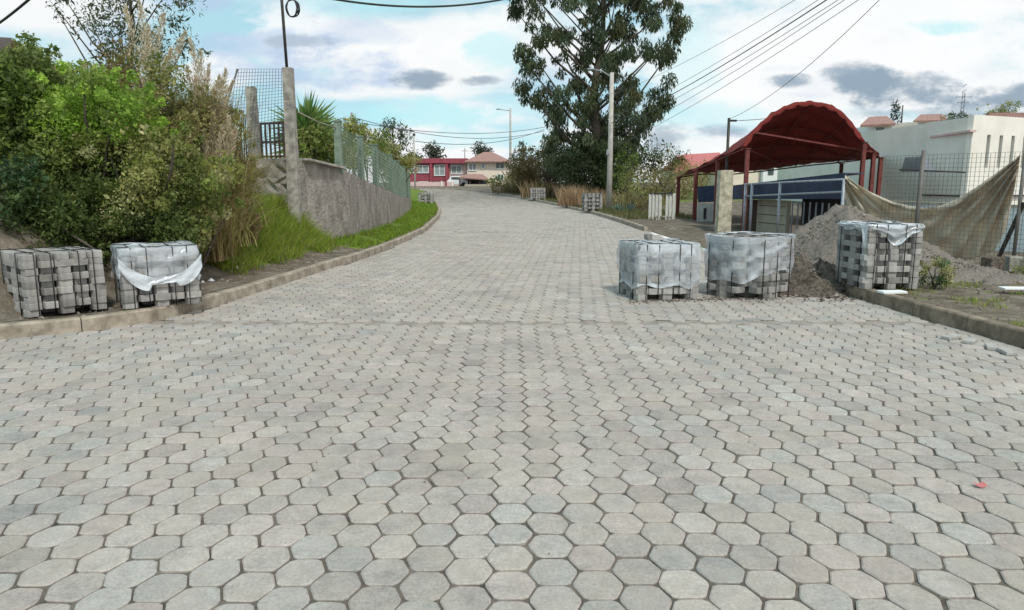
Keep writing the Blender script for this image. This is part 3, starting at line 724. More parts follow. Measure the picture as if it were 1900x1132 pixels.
# hedge and yucca behind the wall
def hz(px, Y): return wtop(Y) - .15
t = thing('yucca', "spiky green yucca just right of the tall concrete post", 'yucca', (X(566, 20), 20, hz(0, 20)))
cx_, cy_, cz_ = X(573, 20), 20, Zp(232, 20)
MB().tube([(cx_ - .05, 20, hz(0, 20)), (cx_, 20, cz_)], [.13, .10], 8).build('trunk', M['bark'], t)
n = 620; dd = unit(rng.normal(size=(n, 3)) + np.array([0, 0, .35])); Ls = rng.uniform(.65, 1.1, n)
off = np.array([cx_, cy_, cz_]) + np.stack([np.zeros(n), np.zeros(n), -rng.random(n) * .75], 1)
sd_ = unit(np.cross(dd, rng.normal(size=(n, 3)))); GY = np.array([(.10, .22, .05), (.16, .28, .07), (.24, .32, .10)])
leaf_obj('foliage', off + dd * Ls[:, None] * .55, dd, sd_, Ls, np.full(n, .075), GY[rng.integers(3, size=n)], M['leaf'], t)
for lab, px, py, Y_, rad, pal in [
    ("loose green shrub behind the first green post and the yucca", 585, 275, 19.6, (.55, .6, .55), OL + MG),
    ("yellowish shrub seen through the mesh between first and second green posts", 640, 268, 24, (.75, .8, .8), OL + BG[:1]),
    ("round green shrub behind the second green post", 682, 275, 27, (.9, .8, .75), MG + OL),
    ("scruffy olive hedge plant farthest along the wall", 728, 300, 34, (1.1, 1.2, .7), OL + DRY[3:])]:
    c = at(px, py, Y_); bush(lab, 'shrub', c, rad, 26, .26 * max(rad) + .06, 1500, .10, .05, pal, .1, name='shrub', group='shrubs behind the retaining wall', base_z=hz(0, Y_) - .05, lower=-1)

# ------------------------------------------------------------------ strapped stacks of paving blocks
def film_mat():
    m, nt, N, L, b = nodes('stretch_film'); out = N['Material Output']
    b.inputs['Base Color'].default_value = (.66, .71, .76, 1); b.inputs['Roughness'].default_value = .14; b.inputs['Specular IOR Level'].default_value = .8
    tr = N.new('ShaderNodeBsdfTransparent'); mx = N.new('ShaderNodeMixShader'); tc = N.new('ShaderNodeTexCoord')
    n1 = N.new('ShaderNodeTexNoise'); n1.inputs['Scale'].default_value = 5; n1.inputs['Detail'].default_value = 7; n1.inputs['Distortion'].default_value = 1.2
    mp = N.new('ShaderNodeMapping'); mp.inputs['Scale'].default_value = (1, 1, 1.8); L.new(tc.outputs['Object'], mp.inputs[0]); L.new(mp.outputs[0], n1.inputs['Vector'])
    a = N.new('ShaderNodeAttribute'); a.attribute_name = 'fold'
    ad = N.new('ShaderNodeMath'); ad.operation = 'ADD'; L.new(a.outputs['Fac'], ad.inputs[0]); L.new(n1.outputs['Fac'], ad.inputs[1])
    mr = N.new('ShaderNodeMapRange'); mr.inputs[1].default_value = .3; mr.inputs[2].default_value = 1.15; mr.inputs[3].default_value = .22; mr.inputs[4].default_value = .80
    L.new(ad.outputs[0], mr.inputs[0]); L.new(mr.outputs[0], mx.inputs[0]); L.new(tr.outputs[0], mx.inputs[1]); L.new(b.outputs[0], mx.inputs[2]); L.new(mx.outputs[0], out.inputs['Surface'])
    bp = N.new('ShaderNodeBump'); bp.inputs['Strength'].default_value = .8; bp.inputs['Distance'].default_value = .02; L.new(n1.outputs['Fac'], bp.inputs['Height']); L.new(bp.outputs[0], b.inputs['Normal'])
    return m
M['film'] = film_mat()
blockmats = [mat('block_grey', (.30, .29, .275), .95, .25, 14, bump=.5, bscale=160, dist=.004), mat('block_dark', (.21, .205, .195), .95, .25, 14, bump=.5, bscale=160, dist=.004), mat('block_pale', (.385, .375, .355), .95, .2, 14, bump=.5, bscale=160, dist=.004)]
BLK = []
def block_mesh(w, d, h, m):
    mb = MB(); a = w * .36; P_ = [(-w / 2, 0), (-a, -d / 2), (a, -d / 2), (w / 2, 0), (a, d / 2), (-a, d / 2)]
    n = 0
    ins = .006
    V = [(x, y, 0) for x, y in P_] + [(x, y, h - ins) for x, y in P_] + [(x * .95, y * .95, h) for x, y in P_]
    mb.v = V
    mb.face([5, 4, 3, 2, 1, 0]); mb.face([12, 13, 14, 15, 16, 17])
    for i in range(6):
        j = (i + 1) % 6; mb.face((i, j, 6 + j, 6 + i)); mb.face((6 + i, 6 + j, 12 + j, 12 + i))
    me = bpy.data.meshes.new('paving_block'); me.from_pydata(mb.v, [], mb.f); me.materials.append(m); return me
def stack(label, corner, rz, nx, ny, layers, bw=.172, bd=.172, bh=.08, film=None, seed=0, missing=(), group='strapped stacks of paving blocks', name='block_stack', strap=True, parts=True, cat='block stack'):
    """corner = near-left corner on the ground; local +x along the front face, +y away"""
    t = thing(name, label, cat, corner, rz, group); r = random.Random(seed)
    meshes = [block_mesh(bw * .99, bd * .99, bh * .97, m) for m in blockmats]
    merged = MB(); W, D, Hh = nx * bw, ny * bd, layers * bh
    ca = (Matrix.Rotation(-rz, 3, 'Z') @ (Vector((0, 0, H)) - Vector(corner)))
    cnt = 0; ind = []
    for l in range(layers):
        lo = r.uniform(-.006, .006); lp = r.uniform(-.006, .006)
        for i in range(nx):
            for j in range(ny):
                edge = i in (0, nx - 1) or j in (0, ny - 1)
                if not edge: continue
                front = j == 0; left = i == 0; right = i == nx - 1
                if (l, i, j) in missing: continue
                # open slots left between the columns of blocks
                if front and i in (1, nx - 2) and l % 2 == 0 and not (l == layers - 1): 
                    oy = bd * .32
                elif (left or right) and j in (1, ny - 2) and l % 2 == 0 and l < layers - 1: oy = 0
                else: oy = 0
                x = (i + .5) * bw + lo + r.gauss(0, .004); y = (j + .5) * bd + lp + r.gauss(0, .004)
                if front and oy: y += oy
                if (left or right) and j in (1, ny - 2) and l % 2 == 0 and l < layers - 1: x += bd * .7 * (1 if left else -1)
                if l < 1 and front and i in (1, nx - 2): continue   # fork slots
                if l < 1 and (left or right) and j in (1, ny - 2): continue
                if front and not (left or right): y -= (.012 if l % 2 else -.006)
                a = r.gauss(0, .03) + (math.pi / 2 if (l % 2 and front and not oy and .3 > r.random()) else 0)
                show = parts and ((front) or (left and ca.x < 0) or (right and ca.x > W)) 
                if show and l == 0 and False: pass
                mi = r.choices((0, 1, 2), (6, 2, 2))[0]
                if show and cnt < 99:
                    o = bpy.data.objects.new('paving_block', meshes[mi]); o.location = (x, y, l * bh); o.rotation_euler = (0, 0, a); link(o, t); cnt += 1
                else: merged.m = mi; merge_block(merged, meshes[mi], x, y, l * bh, a)
    # inner blocks, and the full top layer
    merged.m = 1
    merged.box((W / 2, D / 2, Hh / 2 - bh * .6), (W - 2.7 * bw, D - 2.7 * bd, Hh - bh * 1.3))
    for i in range(1, nx - 1):
        for j in range(1, ny - 1): merged.m = r.choice((0, 0, 2)); merge_block(merged, meshes[0], (i + .5) * bw, (j + .5) * bd, (layers - 1) * bh + r.uniform(-.004, .004), r.gauss(0, .02))
    o = merged.build('paving_block', blockmats, t, world=False); tag(o, kind='stuff')
    if strap:
        e = .012; st = []
        for fx in ((.26, .74) if missing and len(missing) > 20 else (.14, .84)): st.append([(W * fx, -e - .012, 0.0), (W * fx, -e - .012, Hh + e), (W * fx, D + e, Hh + e), (W * fx, D + e, 0)])
        for fy in ((.27, .73) if missing and len(missing) > 20 else (.16, .82)): st.append([(-e, D * fy, 0), (-e, D * fy, Hh + e * 1.3), (W + e, D * fy, Hh + e * 1.3), (W + e, D * fy, 0)])
        for fx in ((.5,) if missing and len(missing) > 20 else (.33, .66)): st.append([(W * fx, -e - .016, 0.0), (W * fx, -e - .016, Hh + e * .8), (W * fx, D + e, Hh + e * .8), (W * fx, D + e, 0)])
        for s in st:
            mb = MB()
            for a, b in zip(s, s[1:]):
                side = 'x' if abs(Vector(a).x - Vector(b).x) > .01 else 'z'
                mb.beam(a, b, .016 if abs(a[0] - b[0]) < .01 else .016, .004) if False else mb.tube([a, (Vector(a) + Vector(b)) / 2, b], .0062, 4)
            mb.build('strap', M['strap'], t, world=False)
    return t, W, D, Hh
def merge_block(mb, me, x, y, z, a):
    n = len(mb.v); ca, sa = math.cos(a), math.sin(a)
    for v in me.vertices: c = v.co; mb.v.append((x + c.x * ca - c.y * sa, y + c.x * sa + c.y * ca, z + c.z))
    for p in me.polygons: mb.face([n + i for i in p.vertices])
def wrap(t, W, D, Hh, hem, bulge=.03, seed=0, top=True, roundness=.12, over=.02, flare=0.0, fold=None, sag=.02, tophole=None):
    """stretch film: skirt round the stack; hem(u) gives the height of its lower edge, u in 0..4 round the stack from the near-left corner"""
    r = random.Random(seed); NU = 128; NV = 18; P = []; Fo = []
    ph = [r.uniform(0, 6) for _ in range(6)]
    def perim(u, grow):
        # superellipse-like rounded rectangle
        k = int(u) % 4; f = u - int(u); c = [(0, 0), (W, 0), (W, D), (0, D)]
        a = c[k]; b = c[(k + 1) % 4]; x = a[0] + (b[0] - a[0]) * f; y = a[1] + (b[1] - a[1]) * f
        cx, cy = W / 2, D / 2; dx, dy = (x - cx) / (W / 2), (y - cy) / (D / 2)
        n = (abs(dx) ** (1 / roundness) + abs(dy) ** (1 / roundness)) ** roundness if roundness > 0 else 1
        dx, dy = dx / n, dy / n
        return cx + dx * (W / 2 + grow), cy + dy * (D / 2 + grow), dx, dy
    for i in range(NU + 1):
        u = 4 * i / NU; u_ = u % 4; z0 = hem(u_); col = []
        for k in range(NV + 1):
            s = k / NV; z = Hh + .012 - (Hh + .012 - z0) * s
            wr = .012 * math.sin(u * 9 + ph[0] + s * 5) + .008 * math.sin(u * 23 + ph[1] - s * 9) + .010 * math.sin(s * 14 + u * 4 + ph[2])
            g = .016 + bulge * math.sin(math.pi * min(1, s * 1.1)) * .6 + wr * (.35 + s) + flare * math.exp(-(s * 9) ** 2) 
            x, y, _, _ = perim(u, g); col.append((x, y, z + .006 * math.sin(u * 7 + ph[3]) * (1 - s)))
            f = .55 * math.exp(-(s * 7) ** 2) + .45 * math.exp(-((1 - s) * 9) ** 2) + .25 * max(0, math.sin(u * 11 + s * 7 + ph[4])) ** 4
            Fo.append(f + (fold(u_, s) if fold else 0))
        P.append(col)
    mb = MB(); mb.grid(P)
    if top:
        # crumpled sheet over the top
        T_ = 10
        rows = []
        for i in range(NU + 1):
            row = []; e = P[i][0]
            for k in range(T_ + 1):
                q = k / T_; x = e[0] + (W / 2 - e[0]) * q; y = e[1] + (D / 2 - e[1]) * q
                row.append((x, y, e[2] + .002 + .018 * math.sin(q * 9 + i * .35 + ph[5]) * math.sin(math.pi * min(1, q * 1.5)) + .014 * math.sin(i * .21 + q * 5)* q - sag * math.sin(q * math.pi / 2)))
                Fo.append(.50 + .25 * math.sin(i * .3 + q * 8))
            rows.append(row)
        mb.grid(rows)
    o = mb.build('plastic_wrap', M['film'], t, world=False)
    a = o.data.attributes.new('fold', 'FLOAT', 'POINT'); a.data.foreach_set('value', Fo); return o

# left pair on the verge
def gnd(px, py, z): 
    r = ray(px, py); k = (z - H) / r[2]; return Vector((r[0] * k, r[1] * k, z))
sA, W, D, Hh = stack("bare block stack with black straps at the left frame edge, no plastic wrap", gnd(50, 592, .15) + Vector((-.04, .06, 0)), R(48), 5, 5, 9, .172, .178, .078, seed=3)
sB, W, D, Hh = stack("smaller stack with torn white plastic hanging open, on the left kerb", gnd(236, 576, .15) + Vector((-.07, .05, 0)), R(33), 5, 5, 9, .176, .17, .079, seed=8, missing=((8, 1, 0), (8, 3, 0)))
wrap(sB, W, D, Hh, lambda u: .32 + .03 * math.sin(u * 8) if u > 1.0 and u < 3.0 else (.36 + .05 * math.sin(u * 9) if u >= 3 else (Hh - .38 * max(0, 1 - abs(u - .02) * 4.5) - .12 - .16 * math.exp(-((u - .5) / .18) ** 2) if u < .16 else .0 + Hh * .42)), seed=2, top=True)
# torn flap hanging across the front of the second stack
mb = MB(); P = []
for i in range(25):
    q = i / 24; x = W * (q * 1.04 - .02); top_ = Hh * .97 - Hh * .46 * math.sin(math.pi * min(1, max(0, (q * .96 + .02)))) ** .6; bot = top_ - .07 - .12 * abs(math.sin(q * 5 + .4)) * (1 if q < .35 or q > .7 else .3)
    P.append([(x, -.045 - .014 * math.sin(k * 1.7 + i * .8) - .02 * (k / 5), top_ + (bot - top_) * k / 5) for k in range(6)])
o = MB().grid(P).build('plastic_flap', M['film'], sB, world=False); a = o.data.attributes.new('fold', 'FLOAT', 'POINT'); a.data.foreach_set('value', [.62] * len(o.data.vertices))

# three by the side opening
c1 = gnd(1181, 559, 0)
s1, W, D, Hh = stack("film-wrapped block stack nearest the middle of the road, loose block on top", c1 + Vector((0, 0, .004)), R(9), 5, 5, 9, .185, .185, .086, seed=21)
wrap(s1, W, D, Hh, lambda u: .16 + .025 * math.sin(u * 13) + (.04 * max(0, math.sin(u * 2.2 + 1))), seed=5, fold=lambda u, s: .35 if .25 < u < .9 and .1 < s < .22 else 0, roundness=.10)
mb = MB(); merge_block(mb, block_mesh(.10, .10, .08, blockmats[1]), W * .35, D * .55, Hh + .045, .3); o = mb.build('loose_block', blockmats[1], s1, world=False)
c2 = gnd(1384, 560, 0)
s2, W, D, Hh = stack("rounded wrapped block stack set cornerwise with a drum-like taut film rim", c2 + Vector((0, 0, .004)), R(30), 5, 5, 10, .226, .20, .087, seed=31, missing=tuple((l, i, j) for l in range(10) for i in (0, 4) for j in (0, 4)))
wrap(s2, W, D, Hh, lambda u: .24 + .02 * math.sin(u * 11) + (.16 * math.exp(-((u - .55) / .35) ** 2)), seed=9, roundness=.36, bulge=.03, flare=.04, fold=lambda u, s: .5 if s < .16 else (.25 if abs(s - .2 - .35 * abs(u - .8)) < .06 and u < 2 else 0), sag=.05)
s3, W, D, Hh = stack("block stack with thin torn film cap standing on the right kerb before the gravel pile", (4.94, 10.12, .165), R(3), 5, 5, 11, .162, .175, .081, seed=41, missing=((10, 3, 0),))
wrap(s3, W, D, Hh, lambda u: Hh - .05 - (.22 * math.exp(-((u - .5) / .17) ** 2) if u < 1 else 0) - .04 * abs(math.sin(u * 6)) - (.5 * math.exp(-((u - 3.93) / .05) ** 2)), seed=12, bulge=.015, fold=lambda u, s: .45 if s < .3 else .1)
# two small stacks far along the road
def small(label, px, py, z, rz, nx, ny, l, b=.2): return stack(label, gnd(px, py, z), rz, nx, ny, l, b, b, .1, seed=int(px), strap=False, parts=False)[0]
small("small distant block stack on the grass tip where the left kerb turns", 776, 377, .24, 0, 5, 4, 7)
s = gnd(1084, 391, .15); stack("dark block stack at the right kerb beside the concrete lamp pole", (s.x, s.y, .15), R(4), 5, 4, 9, .2, .2, .1, seed=6, strap=True, parts=False)
stack("farthest grey block stack on the right verge near the dry bush", (X(984, 57), 57, hR(X(984, 57), 57)), 0, 6, 4, 9, .2, .2, .1, seed=7, strap=False, parts=False)

# ------------------------------------------------------------------ right side: canopy
def red_fabric():
    m, nt, N, L, b = nodes('red_canvas'); out = N['Material Output']
    tc = N.new('ShaderNodeTexCoord'); n1 = N.new('ShaderNodeTexNoise'); n1.inputs['Scale'].default_value = 1.3; n1.inputs['Detail'].default_value = 8; L.new(tc.outputs['Object'], n1.inputs['Vector'])
    rp = N.new('ShaderNodeValToRGB'); rp.color_ramp.elements[0].position = .35; rp.color_ramp.elements[0].color = (.21, .024, .02, 1); rp.color_ramp.elements[1].position = .7; rp.color_ramp.elements[1].color = (.30, .045, .035, 1)
    L.new(n1.outputs['Fac'], rp.inputs[0]); L.new(rp.outputs[0], b.inputs['Base Color']); b.inputs['Roughness'].default_value = .8
    t = N.new('ShaderNodeBsdfTranslucent'); L.new(rp.outputs[0], t.inputs['Color']); mx = N.new('ShaderNodeMixShader'); mx.inputs[0].default_value = .24
    L.new(b.outputs[0], mx.inputs[1]); L.new(t.outputs[0], mx.inputs[2]); L.new(mx.outputs[0], out.inputs['Surface']); return m
M['redcloth'] = red_fabric()
def interp(pts, n):
    d = [0]
    for a, b in zip(pts, pts[1:]): d.append(d[-1] + (Vector(a) - Vector(b)).length)
    out = []
    for i in range(n + 1):
        v = d[-1] * i / n
        for k in range(len(pts) - 1):
            if v <= d[k + 1] + 1e-9: q = (v - d[k]) / max(1e-9, d[k + 1] - d[k]); out.append(Vector(pts[k]).lerp(Vector(pts[k + 1]), q)); break
    return out
def canopy():
    t = thing('canopy', "dark red barrel shaped fabric canopy on rusty posts beside the road", 'canopy', (9.3, 24, 0))
    fr = interp([at(a, b, 24) for a, b in [(1378, 273), (1390, 252), (1408, 232), (1430, 213), (1455, 199), (1480, 191), (1505, 190), (1535, 194), (1560, 207), (1580, 228), (1594, 248), (1603, 262)]] + [at(1616, 275, 24.6), at(1631, 287, 25.3)], 60)
    bk = interp([at(1256, 328, 33.5), at(1300, 321, 33.3), at(1350, 323, 33), at(1420, 316, 32.5), at(1500, 305, 32), at(1560, 299, 31.5), at(1631, 290, 31)], 60)
    P = []; NV = 24
    for i in range(61):
        row = []
        for k in range(NV + 1):
            q = k / NV; p = fr[i].lerp(bk[i], q)
            p.z += .10 * math.sin(math.pi * q) * 0 - .055 * abs(math.sin(q * math.pi * 4)) ** .7 + .05 - .03 * abs(math.sin(i * math.pi / 6)) + .02 * math.sin(i * 1.7 + k * 1.1)
            row.append(p)
        P.append(row)
    MB().grid(P).build('fabric', M['redcloth'], t, solid=.012)
    # valance scallops hanging on the front arch
    P = []
    for i in range(61):
        p = fr[i] + Vector((0, -.02, .03)); d = .10 + .05 * abs(math.sin(i * math.pi / 4)); c = Vector((9.4, 24, 2.6)); dd = (c - p).normalized(); P.append([p, p + dd * d * .5 + Vector((0, -.02, 0)), p + dd * d])
    MB().grid(P).build('valance', M['redcloth'], t)
    for q in (.02, .27, .52, .77, .985):
        MB().tube([fr[i].lerp(bk[i], q) - Vector((0, 0, .06)) for i in range(0, 61, 3)], .028, 6).build('arch_rib', M['rust'], t)
    for i in (0, 12, 24, 36, 48, 60): MB().tube([fr[i] - Vector((0, 0, .07)), bk[i] - Vector((0, 0, .05))], .024, 6).build('purlin', M['rust'], t)
    MB().beam(fr[6] - Vector((0, 0, .1)), fr[52] - Vector((0, 0, .1)), .05).build('tie_beam', M['rust'], t)
    MB().tube([fr[0], Vector(at(1450, 305, 28)), ], .02, 6).build('brace', M['rust'], t)
    def post(px, Y_, ztop, w=.11, zb=-.15):
        x = X(px, Y_); MB().beam((x, Y_, zb), (x, Y_, ztop), w).build('post', M['rust'], t)
        MB().box((x, Y_, ztop + .01), (w * 1.5, w * 1.5, .03)).build('cap_plate', M['rust'], t)
    for px, Y_, py in [(1384, 24, 275), (1330, 27, 300), (1291, 29.6, 316), (1259, 33.3, 328), (1598, 24, 264), (1617, 25, 282), (1631, 25.4, 292), (1559, 31.4, 303)]:
        post(px, Y_, Zp(py, Y_) - .02, .12 if px > 1300 else .14)
    return t
canopy()

square_post('plastered_column', "cream plastered square column with peeling surface left of the blue fronted shed", X(1345, 24.3), 24.3, -.05, Zp(316, 24.3), .44, .42, M['plaster'], cat='column')
t = thing('utility_pole', "thin dark pole with a short arm rising behind the cream plastered column", 'pole', (X(1347, 26), 26, 0))
x = X(1347, 26); MB().tube([(x, 26, -.05), (x, 26, Zp(219, 26))], [.06, .05], 8).build('shaft', M['dark_metal'], t)
MB().beam((x, 26, Zp(224, 26)), (X(1361, 26), 26, Zp(224, 26)), .05, .07).build('arm', M['dark_metal'], t)

# shed with navy fascia
def shed():
    a = Vector((X(1360, 25.2), 25.2, 0)); b = Vector((X(1567, 19.2), 19.2, 0)); d = (b - a).normalized(); n = Vector((-d.y, d.x, 0)); 
    if n.y < 0: n = -n
    t = thing('shed', "low shed with a navy blue fascia under the red canopy", 'shed', tuple((a + b) / 2))
    def wallp(q0, q1, z0, z1, off, th, name, m):
        p = a.lerp(b, q0) + n * off; q = a.lerp(b, q1) + n * off; mb = MB()
        mb.beam((p.x, p.y, (z0 + z1) / 2), (q.x, q.y, (z0 + z1) / 2), th, z1 - z0); return mb.build(name, m, t)
    # fascia sheets, top rising towards the right
    mb = MB(); z = lambda py, Y_: Zp(py, Y_)
    A0, A1 = z(370, a.y), z(346, a.y); B0, B1 = z(369, b.y), z(323, b.y)
    P = [(a.x, a.y, A0), (b.x, b.y, B0), (b.x, b.y, B1), (a.x, a.y, A1)]; Q = [tuple(Vector(p) + n * .08) for p in P]
    m_ = len(mb.v); mb.v += P + Q
    for f in ((0, 1, 2, 3), (7, 6, 5, 4), (0, 4, 5, 1), (1, 5, 6, 2), (2, 6, 7, 3), (3, 7, 4, 0)): mb.face(f)
    mb.build('fascia', M['navy'], t)
    mb = MB(); P = [(a.x, a.y, A1 + .02), (b.x, b.y, B1 + .02), (b.x + n.x * 1.2 - d.x * .9, b.y + n.y * 1.2 - d.y * .9, B1 + .03), (a.x + n.x * 1.2, a.y + n.y * 1.2, A1 + .03)]; mb.quad(*P); mb.build('roof', M['navy'], t, solid=.03)
    wallp(0, .17, -.1, A0, .5, .14, 'plank_wall', M['wood']); wallp(.17, .46, -.1, A0 + .02, .45, .14, 'block_wall', M['beige'])
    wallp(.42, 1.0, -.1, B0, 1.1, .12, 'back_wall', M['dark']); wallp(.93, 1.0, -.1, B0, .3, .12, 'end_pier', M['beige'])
    for k in range(9):
        q = .48 + .05 * k; p = a.lerp(b, q) + n * .5; MB().beam((p.x, p.y, -.1), (p.x, p.y, A0), .035).build('bar', M['grey_metal'], t)
    for zz in (.35, .62, .9):
        p = a.lerp(b, .19) + n * .37; q = a.lerp(b, .45) + n * .37; MB().beam((p.x, p.y, zz), (q.x, q.y, zz), .012, .015).build('slat_joint', M['dark'], t)
shed()
t = thing('pipe_fence', "grey pipe railing in front of the blue shed fascia", 'railing', (X(1390, 22), 22, 0))
pa, pb = Vector((X(1384, 23), 23, 0)), Vector((X(1566, 18.6), 18.6, 0))
for q, px in ((0, 1385), (.08, 1394), (.40, 1446), (1, 1566)):
    p = pa.lerp(pb, q); MB().tube([(p.x, p.y, -.1), (p.x, p.y, Zp(340 - 6 * q, p.y))], .04, 8).build('post', M['grey_metal'], t)
for pa_, pb_ in ((342, 333), (364, 356)):
    MB().tube([(pa.x, pa.y, Zp(pa_, pa.y)), (pb.x, pb.y, Zp(pb_, pb.y))], .028, 8).build('rail', M['grey_metal'], t)
# booth panel left of the column
t = thing('metal_door', "low metal door panel, blue above and pale grey below, between two rusty canopy posts", 'door', (X(1312, 28.3), 28.3, 0))
xa, xb = X(1296, 28.6), X(1330, 28.2)
MB().beam((xa, 28.6, Zp(361, 28.4)), (xb, 28.2, Zp(359, 28.4)), .05, .62).build('upper_panel', M['navy'], t)
MB().beam((xa, 28.6, .42), (xb, 28.2, .42), .05, .84).build('lower_panel', M['greywood'], t)
MB().box((X(1311, 28.3), 28.34, .45), (.10, .03, .42)).build('slot', M['dark'], t)
# white plank panel
t = thing('plank_panel', "weathered white plank panel standing upright at the edge of the driveway", 'panel', (X(1228, 30.2), 30.2, .03))
for k in range(8):
    q = k / 8; x0 = X(1205, 30.5) + q * 1.02; z1 = 1.12 + .03 * math.sin(k * 2.3) + .05 * q
    if k == 4: continue
    MB().box((x0 + .06, 30.5 - q * .5, .04 + z1 / 2), (.118, .03, z1)).build('plank', M['whitewood'], t)
MB().beam((X(1205, 30.5), 30.56, .25), (X(1250, 30), 30.06, .25), .04, .06).build('rail', M['greywood'], t)
MB().beam((X(1206, 30.5), 30.56, 1.17), (X(1250, 30), 30.06, 1.21), .10, .05).build('rail', M['dark'], t)

# ------------------------------------------------------------------ right side: cream building and fence
def big():
    pts = [(X(1632, 33.6), 33.6), (X(1712, 27.2), 27.2), (X(1795, 25), 25), (X(1905, 26.4), 26.4), (X(2150, 30), 30), (X(2150, 30) + 2, 45), (X(1632, 33.6) + 2, 47)]
    t = thing('flat_roofed_building', "large cream building with flat roof and four tall slot windows at the right", 'building', (18, 28, 0))
    MB().prism([pts[0], pts[1], (pts[1][0] + 5, 44), (X(1638, 46), 46)], -.5, 3.66).build('left_wing', M['cream'], t)
    MB().prism([(pts[1][0] + .0, pts[1][1] + .01), pts[2], (pts[2][0] + .01, 43), (pts[1][0] + 5.01, 43)], -.5, 3.8).build('middle_wing', M['cream'], t)
    # right wing with real window openings
    a, b = Vector((*pts[2], 0)), Vector((*pts[3], 0)); d = (b - a).normalized(); n = Vector((-d.y, d.x, 0))
    wins = []
    for px in (1826, 1849, 1871, 1893):
        # intersect sight line with the facade
        k = (px - 950) / F * 1.0
        rr = ray(px, 338); r0 = rr[0] / rr[1]; s_ = (a.x - r0 * a.y) / (r0 * d.y - d.x); wins.append(s_)
    z0, z1, ztop = Zp(312, 25.6), Zp(251, 25.6), 3.87; e = [-.0]
    mb = MB()
    def seg(s0, s1, za, zb, m_=mb): p = a + d * s0 + n * .1; q = a + d * s1 + n * .1; m_.beam((p.x, p.y, (za + zb) / 2), (q.x, q.y, (za + zb) / 2), .2, zb - za)
    prev = 0; hw = .095
    for s_ in wins: seg(prev, s_ - hw, z0, z1); prev = s_ + hw
    seg(prev, 9, z0, z1); seg(0, 9, -.5, z0); seg(0, 9, z1, ztop); mb.build('right_wing', M['cream'], t)
    for s_ in wins:
        m2 = MB(); p = a + d * (s_ - hw) + n * .17; q = a + d * (s_ + hw) + n * .17; m2.beam((p.x, p.y, (z0 + z1) / 2), (q.x, q.y, (z0 + z1) / 2), .02, z1 - z0); w = m2.build('window', M['glass'], t)
        m2 = MB(); p = a + d * s_ + n * .145; m2.beam((p.x, p.y, z0), (p.x, p.y, z1), .018)
        for zz in (z0 + .4, z0 + .8): m2.beam(tuple(a + d * (s_ - hw) + n * .145 + Vector((0, 0, zz))), tuple(a + d * (s_ + hw) + n * .145 + Vector((0, 0, zz))), .015)
        m2.build('frame', M['dark_metal'], w, world=False) if False else m2.build('frame', M['dark_metal'], w)
    c = MB(); c.prism([(a.x + .3, a.y + .6), (a.x + 8.0, a.y + 4.6), (a.x + 9.5, 42), (a.x + .3, 42)], 3.3, 3.72); c.build('roof', M['concrete'], t)
    mb = MB()
    for p, q in ((pts[1], pts[2]), (pts[2], pts[3])): mb.beam((p[0], p[1] - .08, Zp(363, 26)), (q[0], q[1] - .08, Zp(363, 26)), .06, .05)
    mb.build('dado_line', M['dark_metal'], t)
    mb = MB(); mb.beam((pts[1][0] + .1, pts[1][1] - .2, Zp(254, 27)), (pts[2][0] - .05, pts[2][1] - .12, Zp(243, 25)), .22, .07); mb.build('ledge', M['palepink'], t)
    # rooftop brick parapet with plants behind
    xa = X(1822, 33); MB().box2(xa, xa + 7, 33, 33.2, 3.6, Zp(209, 33)).build('brick_parapet', M['tile'], t)
    g = MB(); x0, y0 = X(1740, 26), 25.7
    g.v += [(X(1712, 25.6), 25.6, Zp(318, 25.6)), (X(1735, 25.6), 25.6, Zp(318, 25.6)), (X(1712, 25.6), 25.6, Zp(290, 25.6)), (X(1712, 25.6), 27.1, Zp(318, 25.6)), (X(1745, 25.6), 26.4, Zp(318, 25.6)), (X(1712, 25.6), 26.9, Zp(290, 25.6))]
    for f in ((0, 1, 2), (1, 4, 5, 2), (3, 5, 4), (0, 2, 5, 3), (0, 3, 4, 1)): g.face(f)
    g.build('gable_shelter', M['grey_metal'], t)
    MB().beam(at(1668, 315, 25.9), at(1792, 320, 24.7), .05, .05).build('shelter_eave', M['dark_metal'], t)
    for px, py in ((1850, 205), (1875, 203), (1900, 204)):
        pass
    return t
big()
bush("grey-green plants on the rooftop parapet of the cream building", 'plant', at(1872, 208, 34.5), (1.3, .5, .40), 30, .22, 1600, .09, .045, OL + MG, .1, name='rooftop_plants', base_z=3.6, lower=-1)
# low white wall on the near side, mesh fence, tarp
FA, FB = Vector((6.95, 15.3, 0)), Vector((X(1900, 12.5), 12.5, 0)); FD = (FB - FA); 
def fence_pt(px):
    rr = ray(px, 338); r0 = rr[0] / rr[1]; d = FD.normalized(); s_ = (FA.x - r0 * FA.y) / (r0 * d.y - d.x); return FA + d * s_
o = MB(); a, b = Vector((X(1655, 21), 21, 0)), Vector((X(2050, 15.5), 15.5, 0))
t = thing('low_wall', "low white boundary wall with dark top line behind the hanging tarp", 'wall', tuple((a + b) / 2))
MB().beam((a.x, a.y, .52), (b.x, b.y, .52), .15, 1.1).build('wall_body', M['white'], t)
MB().beam((a.x, a.y - .01, 1.095), (b.x, b.y - .01, 1.095), .20, .055).build('coping', M['plaster'], t)
t = thing('mesh_fence', "square wire mesh fence on a weathered steel post at the right edge", 'fence', tuple(FA))
fe = FA + FD * 1.55; mb = MB(); f0 = fence_pt(1640)
mb2 = mesh_panel(MB(), (f0.x, f0.y, .25), (fe.x, fe.y, .15), (f0.x, f0.y, Zp(290, f0.y)), (fe.x, fe.y, 2.16), 56, 24, .0052)
mb2.build('wire_grid', M['meshdark'], t)
p = fence_pt(1706); MB().tube([(p.x, p.y - .05, .0), (p.x, p.y - .05, Zp(279, p.y))], .038, 8).build('post', M['meshdark'], t)
